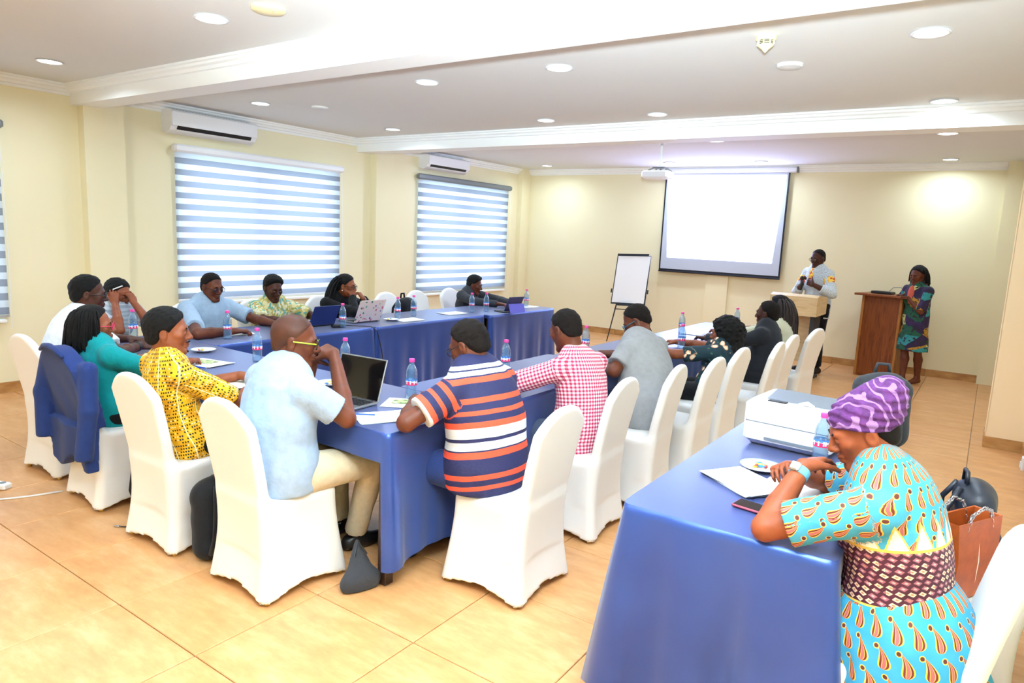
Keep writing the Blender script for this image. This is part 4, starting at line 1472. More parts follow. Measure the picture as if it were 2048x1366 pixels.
# ---- near row, facing the screen
PE['white'] = person('person in a plain white shirt with a dark wristwatch leaning on the table', (-4.97, 2.00, SITZ), (-4.955, 2.10, 1.005), (-4.94, 2.165, 1.165), D(86), D(62), .12, size=1.0, bulk=1.12, skin='deep',
                     shirt='cloth_white', sleeve=.75, h=.010, hf=.0066, hair=dict(t=.010, seed=3), hair_mat='hair_black', glasses='glasses_black', seed=11,
                     arms={1: dict(el=onz(238, 706, .812), wr=onz(282, 690, .815), hd=(.5, .8, 0), pn=(-.6, .3, -.7), curl=(35, 40, 30)), -1: dict(el=(-5.30, 2.33, .812), wr=(-5.05, 2.48, .815), hd=(.9, .4, 0))})
cuff(PE['white'], 1, .78, .036, .035, 'wristwatch', 'band_black')
g2 = ony(236, 588, 2.78)
PE['tee'] = person('person in a grey tee shirt propping the head on raised hands', (-5.95, 2.72, SITZ), (-5.82, 2.76, .95), (g2[0], 2.78, g2[2]), D(8), D(22), .22, size=.92, skin='brown', shirt='cloth_greytee', sleeve=.6, fem=True, h=.010, hf=.0066,
                   hair=dict(t=.012, line=(.064, .060), seed=4), hair_mat='hair_black', seed=12,
                   arms={1: dict(el=(-5.50, 2.62, .812), wr=(g2[0] + .115, 2.70, g2[2] - .055), hd=(-.35, .15, .95), pn=(-.9, .4, 0), curl=(18, 25, 20)), -1: dict(el=(-5.45, 2.86, .812), wr=(g2[0] + .15, 2.83, g2[2] - .06), hd=(-.4, -.2, .9), pn=(-.9, -.3, 0))})
hp = thing('pen', 'white pen held in the raised hand of the grey tee shirt', 'pen', PE['tee']['Hc'] + V3(.11, -.09, .05))
MB().tube([(0, 0, 0), (.05, .05, .03)], .005, 8).build('barrel', 'white_plastic', hp); MB().tube([(-.012, -.012, -.007), (0, 0, 0)], [.001, .004], 8).build('tip', 'eye_dark', hp)
hc = ony(188, 652, 1.91)
PE['teal'] = person('person in a teal blouse with short black locks and pink glasses', (-4.25, 1.955, SITZ), (-4.255, 1.905, .925), hc, D(88), D(58), .02, size=.90, skin='brown', shirt='cloth_teal', sleeve=1.4, fem=True, h=.009, hf=.0056, bulge=.02,
                    hair=dict(t=.012, seed=5), hair_mat='hair_black', glasses='glasses_pink', trousers='cloth_black', seed=13, headsize=.96,
                    arms={1: dict(el=(-4.00, 2.16, .76), wr=(-4.08, 2.36, .805), hd=(-.5, .8, 0)), -1: dict(el=(-4.50, 2.14, .76), wr=(-4.36, 2.36, .805), hd=(.5, .8, 0))})
i_ = PE['teal']; m = MB(); strand_hair(m, i_['Hc'], i_['HF'], .98, np.random.RandomState(3), 330, .175, .0062, 1.0, fwd=-.1, region=-.05, topreg=.35); m.build('locks', 'hair_black', i_['root'], loc=-i_['base'], smooth=True)
earrings(i_, 'silver')
hc = ony(336, 664, 1.90)
PE['yellow'] = person('person in a yellow and black print shirt with short black hair', (-3.43, 1.95, SITZ), (-3.475, 1.885, .945), hc, D(84), D(50), .02, size=.98, skin='brown', shirt='cloth_yellow', sleeve=.85, h=.008, hf=.0045, bulge=.03,
                      hair=dict(t=.014, line=(.066, .068), seed=6), hair_mat='hair_black', seed=14, trousers='cloth_black', untuck=.12,
                      arms={1: dict(el=(-3.20, 2.13, .74), wr=(-3.34, 2.34, .805), hd=(-.7, .7, 0)), -1: dict(el=(-3.68, 2.12, .74), wr=(-3.52, 2.34, .805), hd=(.7, .7, 0))})
i_ = PE['yellow']; P = i_['P']; B_ = i_['base']
MB().tube([P(-.024, .093, -.050) - B_, P(0, .104, -.046) - B_, P(.024, .093, -.050) - B_], [.002, .004, .002], 6).build('moustache', 'hair_black', i_['root'])
MB().tube([P(-.018, .086, -.096) - B_, P(0, .094, -.100) - B_, P(.018, .086, -.096) - B_], [.004, .006, .004], 6).build('goatee', 'hair_black', i_['root'])
hc = ony(590, 682, 2.08)
hw = ony(668, 708, 2.30); el = onz(694, 838, .805)
PE['bald'] = person('person in a pale blue short-sleeved shirt with clasped hands under the chin', (-2.66, 1.97, SITZ), (-2.655, 2.00, .985), hc, D(86), D(46), .16, size=1.03, bulk=1.15, skin='dark', shirt='cloth_paleblue', sleeve=.72, h=.0075, hf=.0044, headsize=1.04, bulge=.045,
                    hair=None, glasses='glasses_black', trousers='cloth_khaki', untuck=.13, seed=15, hem=-.12, shoes='shoe_black',
                    feet={1: (-2.60, 2.40, .085), -1: (-2.80, 2.46, .085)},
                    arms={1: dict(el=el, wr=hw, hd=nrm(ony(630, 690, 2.30) - hw), pn=(0, .35, -1), curl=(38, 50, 30), th=.35), -1: dict(el=el + V3(-.42, .06, 0), wr=hw + V3(-.185, .03, -.035), hd=nrm(V3(.8, .0, .3)), pn=(0, .5, -.8), curl=(35, 50, 35), th=.35)})
i_ = PE['bald']; P = i_['P']; B_ = i_['base']
V_, F_ = hair_cap(i_['Hc'], i_['HF'], 1.04, .0022, .005, line=(.062, .058), back=-.055); np_mesh('shaved_hair', V_ - B_, F_, mat('hair_shaved', rough=.5, spec=.3, fn=skinfn((84, 46, 32), (66, 36, 26))), i_['root'])
for s in (-1, 1): MB().tube([P(.058 * s, .098, .010) - B_, P(.082 * s, .055, .012) - B_, P(.085 * s, .0, .010) - B_], .0032, 6).build('glasses_temple', 'glasses_lime', i_['root'])
# ---- row with its back to the aisle, facing the windows
hc = onx(938, 690, -2.09)
PE['polo'] = person('person in a navy, orange and white striped polo shirt bent over the table', (-1.95, 2.655, SITZ), (-2.035, 2.665, .985), hc, D(178), D(188), .48, size=1.04, bulk=1.24, knees=.36, untuck=.17, skin='dark', shirt='cloth_polo', sleeve=.70, h=.0075, hf=.0045, bulge=.075, ruff=.003,
                    hair=dict(t=.008, seed=7), hair_mat='hair_short', glasses='glasses_black', trousers='cloth_navy', seed=16, hem=-.13,
                    arms={-1: dict(el=onz(812, 846, .812), wr=(-2.40, 2.62, .805), hd=(-.4, .8, 0)), 1: dict(el=(-2.13, 3.02, .812), wr=(-2.40, 2.82, .805), hd=(-.5, -.7, 0))})
hc = onx(1131, 660, -2.05)
PE['gingham'] = person('person in a red and white gingham shirt bent over the table', (-1.90, 3.50, SITZ), (-1.965, 3.55, .975), hc, D(172), D(168), .42, size=1.0, bulk=1.04, skin='dark', shirt='cloth_gingham', sleeve=1.15, h=.008, hf=.0056, bulge=.07, ruff=.003,
                       hair=dict(t=.006, seed=8), hair_mat='hair_short', trousers='cloth_denim', seed=17, hem=-.12,
                       arms={-1: dict(el=(-2.25, 3.26, .812), wr=(-2.44, 3.42, .805), hd=(-.9, .4, 0)), 1: dict(el=(-2.15, 3.86, .812), wr=(-2.38, 3.74, .805), hd=(-.8, -.3, 0))})
hc = onx(1274, 642, -2.08)
PE['grey'] = person('person in a grey short-sleeved shirt with teal glasses bent low over papers', (-1.84, 4.28, SITZ), (-1.985, 4.50, .97), hc, D(172), D(196), .62, size=1.06, bulk=1.18, skin='dark', shirt='cloth_grey', sleeve=.72, h=.009, hf=.0062, bulge=.085,
                    hair=dict(t=.005, seed=9), hair_mat='hair_short', glasses='glasses_teal', trousers='cloth_slate', seed=18, hem=-.12,
                    arms={-1: dict(el=onz(1228, 742, .812), wr=(-2.42, 4.52, .805), hd=(-.6, .7, 0)), 1: dict(el=(-2.16, 4.86, .812), wr=(-2.42, 4.74, .805), hd=(-.8, -.4, 0))})
hc = onx(1449, 668, -1.72)
PE['floral'] = person('person in a dark floral top with shoulder-length curly black hair', (-1.72, 5.32, SITZ), (-1.70, 5.50, .875), hc, D(180), D(186), .12, size=.93, skin='brown', shirt='cloth_floral', sleeve=.8, fem=True, h=.009, hf=.0066, hair=None, trousers='cloth_black', seed=19,
                      arms={-1: dict(el=(-1.98, 5.17, .812), wr=(-2.22, 5.30, .805), hd=(-1, .2, 0)), 1: dict(el=(-1.96, 5.84, .812), wr=(-2.25, 5.88, .805), hd=(-1, -.2, 0))})
i_ = PE['floral']; r_, f_, u_ = i_['HF']; g = SDF(i_['Hc'] - .30, i_['Hc'] + .24, .0075)
g.ell(i_['Hc'] - f_ * .02 + u_ * .03, (.128, .132, .122), i_['HF'], 0)
for s in (-1, 1): g.cone(i_['Hc'] - f_ * .05 + r_ * .07 * s, i_['Hc'] - f_ * .06 + r_ * .105 * s - V3(0, 0, .15), .075, .070, .05)
g.cone(i_['Hc'] - f_ * .07, i_['Hc'] - f_ * .085 - V3(0, 0, .17), .085, .075, .05)
g.ruffle(.010, 130, 4); g.ruffle(.006, 260, 8)
g.plane(i_['Hc'] + f_ * .062 + u_ * .05, f_ * .9 - u_ * .4, .01)
V_, F_ = g.mesh(); np_mesh('curly_hair', V_ - i_['base'], F_, 'hair_black', i_['root'])
hc = onx(1535, 628, -1.66)
PE['suit'] = person('person in a black suit jacket with close-cropped hair', (-1.64, 6.45, SITZ), (-1.635, 6.53, .93), hc, D(180), D(172), .05, size=1.02, bulk=1.04, skin='deep', shirt='cloth_suit', sleeves_long=True, h=.0095, hf=.0066, hair=dict(t=.006, seed=10), hair_mat='hair_short', trousers='cloth_suit', seed=20,
                    arms={-1: dict(el=(-1.88, 6.22, .79), wr=(-2.14, 6.36, .805), hd=(-1, .2, 0)), 1: dict(el=(-1.88, 6.80, .79), wr=(-2.14, 6.66, .805), hd=(-1, -.2, 0))})
hc = onx(1556, 616, -1.74)
PE['cream'] = person('person in a cream knitted top with long dark hair', (-1.66, 7.15, SITZ), (-1.69, 7.22, .92), hc, D(176), D(196), .05, size=.95, skin='brown', shirt='cloth_knit', sleeve=1.2, fem=True, h=.0095, hf=.0066, hair=dict(t=.014, seed=21), hair_mat='hair_black', trousers='cloth_denim', seed=21,
                     arms={-1: dict(el=(-1.98, 6.96, .812), wr=(-2.24, 7.02, .805), hd=(-1, .2, 0)), 1: dict(el=(-1.96, 7.46, .812), wr=(-2.2, 7.3, .805), hd=(-1, -.2, 0))})
i_ = PE['cream']; m = MB(); strand_hair(m, i_['Hc'], i_['HF'], 1.0, np.random.RandomState(8), 170, .34, .008, 1.1, fwd=-.6, region=-.2, topreg=.2); m.build('long_hair', mat('hair_brownblack', (34, 20, 20), .5), i_['root'], loc=-i_['base'], smooth=True)
# ---- window row
hc = onx(424, 574, -5.68)
PE['blue'] = person('person in a pale blue collared shirt with glasses reading at the window table', (-5.80, 3.50, SITZ), (-5.745, 3.515, .945), hc, D(-4), D(6), .22, size=1.06, bulk=1.10, skin='dark', shirt='cloth_sky', sleeve=.78, h=.009, hf=.0062, hair=dict(t=.006, seed=11), hair_mat='hair_short',
                    glasses='glasses_black', trousers='cloth_charcoal', seed=22, uvflip=1,
                    arms={1: dict(el=onz(395, 668, .812), wr=onz(470, 662, .805), hd=(.5, .8, 0), curl=(30, 35, 25)), -1: dict(el=(-5.50, 3.82, .812), wr=(-5.15, 3.80, .805), hd=(.9, -.3, 0), curl=(30, 35, 25))})
hc = onx(546, 577, -5.68)
PE['leafy'] = person('person in a green and yellow leafy print shirt looking down', (-5.80, 4.20, SITZ), (-5.745, 4.19, .91), hc, D(-6), D(-8), .30, size=1.02, bulk=1.06, skin='deep', shirt='cloth_leafy', sleeve=.85, h=.009, hf=.0062, hair=dict(t=.010, boxy=1, seed=12), hair_mat='hair_black', trousers='cloth_charcoal', seed=23, uvflip=1,
                     arms={1: dict(el=(-5.52, 3.93, .79), wr=(-5.25, 4.03, .805), hd=(.8, .5, 0)), -1: dict(el=(-5.52, 4.49, .79), wr=(-5.25, 4.36, .805), hd=(.8, -.5, 0))})
hc = onx(692, 572, -5.62)
PE['black'] = person('person in a black top with long plaits and glasses, cheek on hand', (-5.74, 5.0, SITZ), (-5.69, 4.98, .915), hc, D(4), D(28), .12, size=.97, skin='brown', shirt='cloth_black', sleeves_long=True, fem=True, h=.009, hf=.0062, hair=dict(t=.010, line=(.066, .062), seed=13), hair_mat='hair_black', glasses='glasses_black', trousers='cloth_black', seed=24, uvflip=1,
                     arms={1: dict(el=(-5.36, 4.90, .812), wr=hc + V3(.10, .0, -.10), hd=(-.25, .25, .9), pn=(-.9, .3, .1), curl=(45, 60, 40)), -1: dict(el=onz(738, 612, .812), wr=hc + V3(.17, .09, -.13), hd=(-.5, -.3, .8), pn=(-.8, -.4, 0), curl=(40, 50, 40))})
i_ = PE['black']; m = MB(); strand_hair(m, i_['Hc'], i_['HF'], 1.0, np.random.RandomState(5), 110, .50, .0075, 1.15, fwd=-1.6, region=-.35, seg=11, topreg=.0); m.build('plaits', 'hair_black', i_['root'], loc=-i_['base'], smooth=True)
cuff(i_, -1, .93, .030, .03, 'wristwatch', 'silver'); earrings(i_, 'pearl')
hc = onx(949, 570, -5.62)
PE['far'] = person('person in a dark grey shirt typing on a tablet', (-5.74, 7.20, SITZ), (-5.68, 7.21, .895), hc, D(8), D(22), .26, size=1.0, skin='dark', shirt='cloth_charcoal', sleeves_long=True, h=.010, hf=.0066, hair=dict(t=.010, boxy=1, seed=14), hair_mat='hair_black', trousers='cloth_charcoal', seed=25, uvflip=1,
                   arms={1: dict(el=(-5.42, 6.98, .812), wr=(-5.08, 7.06, .81), hd=(.9, .2, 0)), -1: dict(el=(-5.42, 7.50, .812), wr=(-5.08, 7.34, .81), hd=(.9, -.2, 0))})
# ---- the two who stand
fx = onz(1618, 744, 0)
hc = ony(1636, 517, fx[1])
fc = D(236)
Fv, Rv = V3(cos(fc), sin(fc), 0), V3(sin(fc), -cos(fc), 0)
wz = ony(1612, 566, fx[1] - .22)
PE['speaker'] = person('person in a pale print shirt with orange patches speaking into a black microphone', (fx[0], fx[1], .93), (hc[0] + .01, hc[1] + .03, hc[2] - .165), hc, fc, D(240), .22, size=1.04, bulk=1.06, skin='deep', shirt='cloth_speaker', sleeve=1.55, h=.010, hf=.0065, legs='stand',
                       hair=dict(t=.004, line=(.070, .050), seed=15), hair_mat='hair_short', trousers='cloth_black', seed=26, uvflip=1, hem=-.17, glasses='glasses_black',
                       feet={1: (fx[0] + Rv[0] * .12, fx[1] + Rv[1] * .12, .085), -1: (fx[0] - Rv[0] * .12, fx[1] - Rv[1] * .12, .085)},
                       arms={1: dict(wr=wz + Rv * .07 + V3(0, 0, -.02), hd=(-.1, .1, .9), pn=(.6, .2, 0), curl=(60, 70, 50)), -1: dict(wr=wz - Rv * .12 + V3(0, 0, -.01), hd=nrm(Rv + V3(0, 0, .3)), pn=-Fv, curl=(25, 35, 30))})
mc = wz + Fv * .05 + Rv * .03
t = thing('microphone', 'black handheld microphone held at the chest by the speaker', 'microphone', mc)
MB().tube([(0, 0, -.10), (0, 0, .04)], [.012, .017], 12).build('handle', 'dark_plastic', t, smooth=True)
MB().ball((0, 0, .062), (.025, .025, .03), 14).build('grille', 'dark_plastic', t, smooth=True)
fx = (onz(1800, 765, 0) + onz(1826, 767, 0)) / 2
hc = ony(1836, 551, fx[1]); fc = D(228); Fv, Rv = V3(cos(fc), sin(fc), 0), V3(sin(fc), -cos(fc), 0)
hx = ony(1818, 592, fx[1] - .02)
bx_, by_ = hc[0] + .04, fx[1]
PE['lady'] = person('person in a green and purple tie-dyed dress standing barefoot behind the lectern', (bx_, by_, .82), (hc[0] + .015, hc[1] + .01, hc[2] - .155), hc, fc, D(240), .25, size=.93, bulk=1.04, skin='dark', shirt='cloth_tiedye', sleeve=.95, fem=True, h=.009, hf=.0065, legs='stand', torso_name='dress',
                    hair=dict(t=.012, seed=16), hair_mat='hair_black', trousers=None, shoes=None, hem=-.38, hemflare=.05, seed=27, uvflip=1, collar=False,
                    feet={1: (*onz(1802, 766, 0)[:2], .085), -1: (*onz(1832, 768, 0)[:2], .085), 'bare': 1},
                    arms={1: dict(wr=hx + V3(-.06, .04, .0), hd=nrm(V3(-1, -.1, 0)), curl=(35, 40, 30)), -1: dict(wr=hx + V3(.0, -.06, -.02), hd=nrm(V3(-1, .1, .1)), curl=(35, 40, 30))})
i_ = PE['lady']; m = MB(); strand_hair(m, i_['Hc'], i_['HF'], .98, np.random.RandomState(6), 110, .19, .0075, 1.0, fwd=-.5, region=-.15, topreg=.1); m.build('plaits', 'hair_black', i_['root'], loc=-i_['base'], smooth=True)
g = SDF(i_['N'] - .3, i_['N'] + .25, .008); ch = i_['q'](.72) + i_['front'] * .09
g.ell(ch + V3(0, 0, .02), (.055, .055, .14), np.array([i_['R'], i_['front'], i_['sdir']]), 0); V_, F_ = g.mesh(); np_mesh('inner_top', V_ - i_['base'], F_, 'cloth_salmon', i_['root'])
# ---- the one at the printer table
hc = ony(1726, 862, 2.43)
el = onz(1530, 1056, .81)
hw = ony(1607, 932, 2.37)
nk = ony(1770, 958, 2.40)
PE['purple'] = person('person in a turquoise paisley dress and purple headwrap leaning on the table', (-.12, 2.37, SITZ), nk, hc, D(178), D(200), .46, size=1.0, bulk=1.12, knees=.40, legsplay=-.14, skin='warm', shirt='dress_print', sleeve=.78, fem=True, h=.0065, hf=.0042, bulge=.05, ruff=.003, hem=-.02, headsize=1.0,
                      hair=None, trousers='cloth_black', seed=28, torso_name='dress', neck=.05,
                      arms={-1: dict(el=el, wr=hw, hd=nrm(V3(.22, .60, .06)), pn=(.3, -.1, -.9), curl=(20, 30, 25)), 1: dict(el=(-.42, 2.78, .812), wr=(-.52, 2.56, .90), hd=nrm(V3(-.1, -.7, .2)), pn=(.5, 0, -.8), curl=(20, 35, 30))})
i_ = PE['purple']; r_, f_, u_ = i_['HF']; P = i_['P']; B_ = i_['base']
cuff(i_, -1, .88, .033, .03, 'watch_strap', 'band_blue')
a_ = i_['A'][-1]; d_ = nrm(a_['wr'] - a_['el']); MB().box((0, 0, 0), (.034, .034, .012), R=np.array([d_, nrm(np.cross([0, 0, 1], d_)), nrm(np.cross(d_, np.cross([0, 0, 1], d_)))]).T, bev=.004).build('watch_face', 'silver', i_['root'], loc=a_['el'] + (a_['wr'] - a_['el']) * .88 - B_ + V3(-.01, -.02, .028))
g = SDF(i_['Hc'] - .23, i_['Hc'] + .26, .005)
g.ell(P(0, -.018, .036), (.090, .112, .096), i_['HF'], 0)
g.ell(P(0, -.085, .075), (.078, .075, .070), i_['HF'], .035)          # the knot of cloth at the back
g.ell(P(.0, -.115, .095), (.058, .050, .052), i_['HF'], .02)
Q = [g.ax[0].reshape(-1, 1, 1), g.ax[1].reshape(1, -1, 1), g.ax[2].reshape(1, 1, -1)]
rel = [Q[k] - i_['Hc'][k] for k in range(3)]
lf = sum(rel[k] * f_[k] for k in range(3)); lu = sum(rel[k] * u_[k] for k in range(3)); lr = sum(rel[k] * r_[k] for k in range(3))
g.D += (.0032 * np.sin((lu * 1.0 - lf * .55) * 210 + np.sin(lr * 40) * 2.0) * (lu < .12)).astype(np.float32)
g.plane(P(0, .058, .040), f_ * .35 - u_ * .92, .006)
g.plane(P(0, -.02, -.012), -u_ - f_ * .12, .006)
V_, F_ = g.mesh(); np_mesh('headwrap', V_ - B_, F_, 'wrap_print', i_['root'])
V_, F_ = hair_cap(i_['Hc'], i_['HF'], 1.0, .003, .006, back=-.07); np_mesh('hair', V_ - B_, F_, 'hair_short', i_['root'])
for s in (-1, 1):
    m = MB()
    for k in range(4): m.ball(P(.089 * s, -.002 + .006 * cos(k * pi / 2 + .8), -.045 + .006 * sin(k * pi / 2 + .8)) - B_, .0052, 8)
    m.build('earring', 'pearl', i_['root'], smooth=True)
# flared lower dress over the seat
Pv_ = V3(-.12, 2.37, SITZ); g = SDF(Pv_ - [.45, .42, .50], Pv_ + [.36, .40, .22], .0085)
g.cone(Pv_ + [-.015, 0, .115], Pv_ + [.03, 0, -.03], .192, .245, .03, flat=(V3(1, 0, 0), .80), cut0=True)
g.cone(Pv_ + [.03, 0, -.03], Pv_ + [.05, 0, -.13], .250, .275, .03, flat=(V3(1, 0, 0), .82), cut1=True)
for s in (-1, 1): g.cone(Pv_ + [0, .07 * s, 0], Pv_ + [-.34, .05 * s, .0], .110, .095, .04)
ang_ = np.arctan2(g.ax[1].reshape(1, -1, 1) - 2.37, g.ax[0].reshape(-1, 1, 1) + .12)
g.D += (.010 * np.sin(ang_ * 15) * np.clip((SITZ + .08 - g.ax[2].reshape(1, 1, -1)) * 5, 0, 1)).astype(np.float32)
V_, F_ = g.mesh(); an = np.arctan2(V_[:, 1] - 2.37, -(V_[:, 0] + .12)) * .24
np_mesh('skirt', V_ - B_, F_, 'skirt_print', i_['root'], uv=np.stack([an, V_[:, 2] - .5], 1), period=np.full(len(V_), 2 * pi * .24))
# ================================================================== things on tables, chairs and floor
def bottlemat(nt):
    t = nt.nodes.new('ShaderNodeBsdfTransparent'); t.inputs[0].default_value = (.84, .93, .99, 1)
    g = nt.nodes.new('ShaderNodeBsdfGlossy'); g.inputs[1].default_value = .08
    d = nt.nodes.new('ShaderNodeBsdfDiffuse'); d.inputs[0].default_value = lin((150, 200, 240))
    lw = nt.nodes.new('ShaderNodeLayerWeight'); lw.inputs[0].default_value = .35
    m0 = nt.nodes.new('ShaderNodeMixShader'); m0.inputs[0].default_value = .16
    nt.links.new(t.outputs[0], m0.inputs[1]); nt.links.new(d.outputs[0], m0.inputs[2])
    m = nt.nodes.new('ShaderNodeMixShader'); nt.links.new(lw.outputs[1], m.inputs[0])
    nt.links.new(m0.outputs[0], m.inputs[1]); nt.links.new(g.outputs[0], m.inputs[2])
    return m.outputs[0]


shader_mat('bottle_plastic', bottlemat)


def labelfn():
    x, y, z, _ = objxyz()
    at = X.m('ARCTAN2', y, x)
    c = mixc((z > .102), (236, 240, 248), (70, 130, 210))
    c = mixc(((z - .086 + (at * 2.).sin() * .004).abs() < .010), c, (226, 50, 110))
    return mixc((((at * 1.5).fract() - .5).abs() < .16) * ((z - .096).abs() < .010), c, (250, 250, 252))


mat('bottle_label', rough=.4, fn=labelfn)
mat('cap_pink', (240, 70, 160), .4)
prof = [(.028, .002), (.031, .006), (.032, .02)]
for k in range(5): prof += [(.0325, .026 + k * .010), (.0300, .031 + k * .010)]
prof += [(.0325, .078), (.0318, .080), (.0318, .113), (.0328, .116)]
for k in range(3): prof += [(.0325, .121 + k * .009), (.0303, .1255 + k * .009)]
prof += [(.0315, .150), (.028, .165), (.020, .182), (.0135, .194), (.0125, .204), (.0125, .212)]
bt = thing('water_bottle', 'clear water bottle with pink cap and blue label on a blue table', 'bottle', (0, 0, 0), 0, 'water bottles on the tables')
MB().lathe(prof, n=20).build('body', 'bottle_plastic', bt, smooth=True)
MB().lathe([(.0326, .080), (.0328, .082), (.0328, .111), (.0326, .113)], n=24, cap=False).build('label', 'bottle_label', bt, smooth=True)
MB().lathe([(.0150, .206), (.0155, .208), (.0155, .222), (.0140, .225)], n=18).build('cap', 'cap_pink', bt, smooth='auto')
TT = TZ + .0075
BP = [(272, 672), (438, 676), (515, 722), (685, 655), (690, 745), (795, 637), (827, 632), (822, 797), (1010, 745), (943, 624), (972, 623), (1052, 613), (1362, 668), (1362, 699), (1170, 706), (1472, 655)]
BL = ['beside the wristwatch of the plain white shirt', 'before the pale blue shirt with glasses', 'on the corner of the U before the yellow shirt', 'between the navy and the sticker laptops', 'behind the open silver laptop',
      'just past the sticker laptop', 'beside the black backpack at the window table', 'between the silver laptop and the striped polo', 'between the striped polo and the gingham shirt', 'before the person with the tablet',
      'between the person with the tablet and the tablet', 'behind the tablet at the table end', 'at the inner table edge before the floral top', 'beside the grey shirt at the near table edge', 'between the gingham and the grey shirts', 'before the black suit']
for k, (a, b) in enumerate(BP):
    p = onz(a, b, TT) + (np.array([.07, .03, 0]) if k == 1 else 0)
    if k == 0: p = np.array([-5.33, 2.64, TT]); bt['label'] = 'pink capped water bottle ' + BL[0]; bt.location = p; bt.rotation_euler = (0, 0, 1.)
    else: dup(bt, p, k * 1.7, 'pink capped water bottle ' + BL[k])
p = onz(1648, 915, TT); r = dup(bt, (p[0], p[1] - .11, TT), 2.2, 'clear water bottle with pink cap beside the white printer'); del r['group']

# paper and pens
mat('print_green', rough=.6, fn=lambda: ramp(noise(objxyz()[3], 30, 3), [(.35, (90, 120, 60)), (.55, (180, 190, 130)), (.7, (230, 225, 200))]))
mat('cream_paper', (246, 238, 220), .7)
mat('pen_blue', (40, 90, 200), .35)


def sheet(cx, cy, w_, h_, rz, label, m='paper', n=1, pic=False, z=TT):
    t = thing('paper_sheet' if n == 1 else 'paper_stack', label, 'paper', (cx, cy, z), rz)
    rs = random.Random(int(abs(cx * 1000)))
    for k in range(n):
        b = MB(); N = 6; a = rs.uniform(-.12, .12) if k else 0; vs = []; 
        for i in range(N + 1):
            for j in range(2):
                x = (i / N - .5) * w_; y = (j - .5) * h_; zz = k * .0025 + .0012 + .006 * max(0, i / N - .7) ** 2 * 8
                vs.append((x * cos(a) - y * sin(a), x * sin(a) + y * cos(a), zz))
        vs2 = [(x, y, z_ - .001) for x, y, z_ in vs]
        b.add(vs + vs2, [[2 * i, 2 * i + 2, 2 * i + 3, 2 * i + 1] for i in range(N)] + [[2 * N + 2 + 2 * i + q for q in (1, 3, 2, 0)] for i in range(N)])
        b.build('sheet', m, t)
    if pic: MB().box((-w_ * .1, h_ * .1, .004), (w_ * .5, h_ * .45, .0006)).build('printed_picture', 'print_green', t)
    return t


def pen(px, py, rz, label, m='pen_blue', z=TT + .006):
    p = onz(px, py, z); t = thing('pen', label, 'pen', p, rz)
    MB().tube([(-.065, 0, 0), (.05, 0, 0)], .0045, 8).build('barrel', m, t); MB().tube([(.05, 0, 0), (.068, 0, 0)], [.004, .001], 8).build('tip', 'silver', t)
    MB().box((-.045, 0, .0055), (.035, .002, .002)).build('clip', 'silver', t)


p = onz(412, 726, TT); sheet(p[0], p[1], .30, .21, rad(10), 'printed paper with a green picture before the yellow shirt', pic=True)
pen(398, 734, rad(15), 'blue pen lying on the printed paper with a green picture')
sheet(-3.56, 2.335, .42, .26, rad(-4), 'large cream sheet at the table edge beside the yellow shirt', 'cream_paper')
p = onz(763, 836, TT); sheet(p[0], p[1] + .02, .28, .20, rad(62), 'white paper beside the open laptop', n=2)
p = onz(815, 806, TT); sheet(p[0] + .02, p[1], .28, .20, rad(30), 'white paper between the laptop and the striped polo', pic=True)
pen(730, 829, rad(35), 'blue pen beside the open laptop')
p = onz(470, 668, TT); sheet(p[0] - .02, p[1], .29, .21, rad(80), 'paper under the hands of the pale blue shirt')
p = onz(815, 640, TT); sheet(p[0], p[1], .29, .21, rad(85), 'paper behind the sticker covered laptop under the bottles', n=2)
p = onz(905, 627, TT); sheet(p[0], p[1], .30, .21, rad(85), 'paper before the person with the tablet', n=2)
p = onz(1060, 614, TT); sheet(p[0] - .03, p[1], .25, .18, rad(80), 'paper behind the tablet at the table end')
sheet(-2.47, 3.55, .28, .20, rad(75), 'paper before the gingham shirt'); sheet(-2.50, 4.62, .28, .20, rad(95), 'paper before the grey shirt with teal glasses', n=2)
p = onz(1392, 690, TT); sheet(-2.42, 5.95, .27, .20, rad(80), 'paper before the floral top', n=2); sheet(-2.45, 6.85, .27, .20, rad(100), 'paper before the black suit', n=2)
a = onz(1490, 966, TT); sheet(a[0] + .0, a[1] - .0, .30, .21, rad(-38), 'stack of white papers on the printer table', n=4)
a = onz(1598, 985, TT); sheet(a[0] - .0, a[1] - .01, .28, .20, rad(-8), 'white papers under the wrist of the purple headwrap', n=2)
pen(1690, 945, rad(60), 'blue pen by the hands of the purple headwrap')

# plates of sweets
mat('porcelain', (248, 248, 250), .15, coat=.4)
SW = [mat('sweet_%d' % k, c, .35) for k, c in enumerate(((240, 200, 60), (40, 130, 200), (250, 236, 170), (200, 60, 50)))]


def plate(px, py, label, n, near):
    p = onz(px, py, TT); t = thing('side_plate', label, 'plate', p)
    MB().lathe([(.045, 0), (.050, .003), (.072, .010), (.085, .016), (.086, .018), (.070, .013), (.048, .006), (.001, .005)], n=36).build('dish', 'porcelain', t, smooth='auto')
    MB().lathe([(.082, .0168), (.0845, .0178)], n=36, cap=False).build('rim_line', 'sweet_1', t)
    rs = random.Random(px)
    for k in range(n):
        a = rs.uniform(0, 6.28); rr = rs.uniform(.0, .042); o = thing('wrapped_sweet', 'small wrapped sweet on the ' + near, 'sweet', (p[0] + rr * cos(a), p[1] + rr * sin(a), p[2] + .012 + (k % 3) * .004), rs.uniform(0, 3), 'wrapped sweets on the ' + near)
        MB().ball((0, 0, 0), (.013, .008, .006), 10).build('sweet', SW[k % 4], o, smooth=True)
        for s in (-1, 1): MB().prism([(s * .011, 0, 0), (s * .021, .007, .001), (s * .021, -.007, .001)], (0, 0, .0015)).build('wrapper_end', SW[k % 4], o)


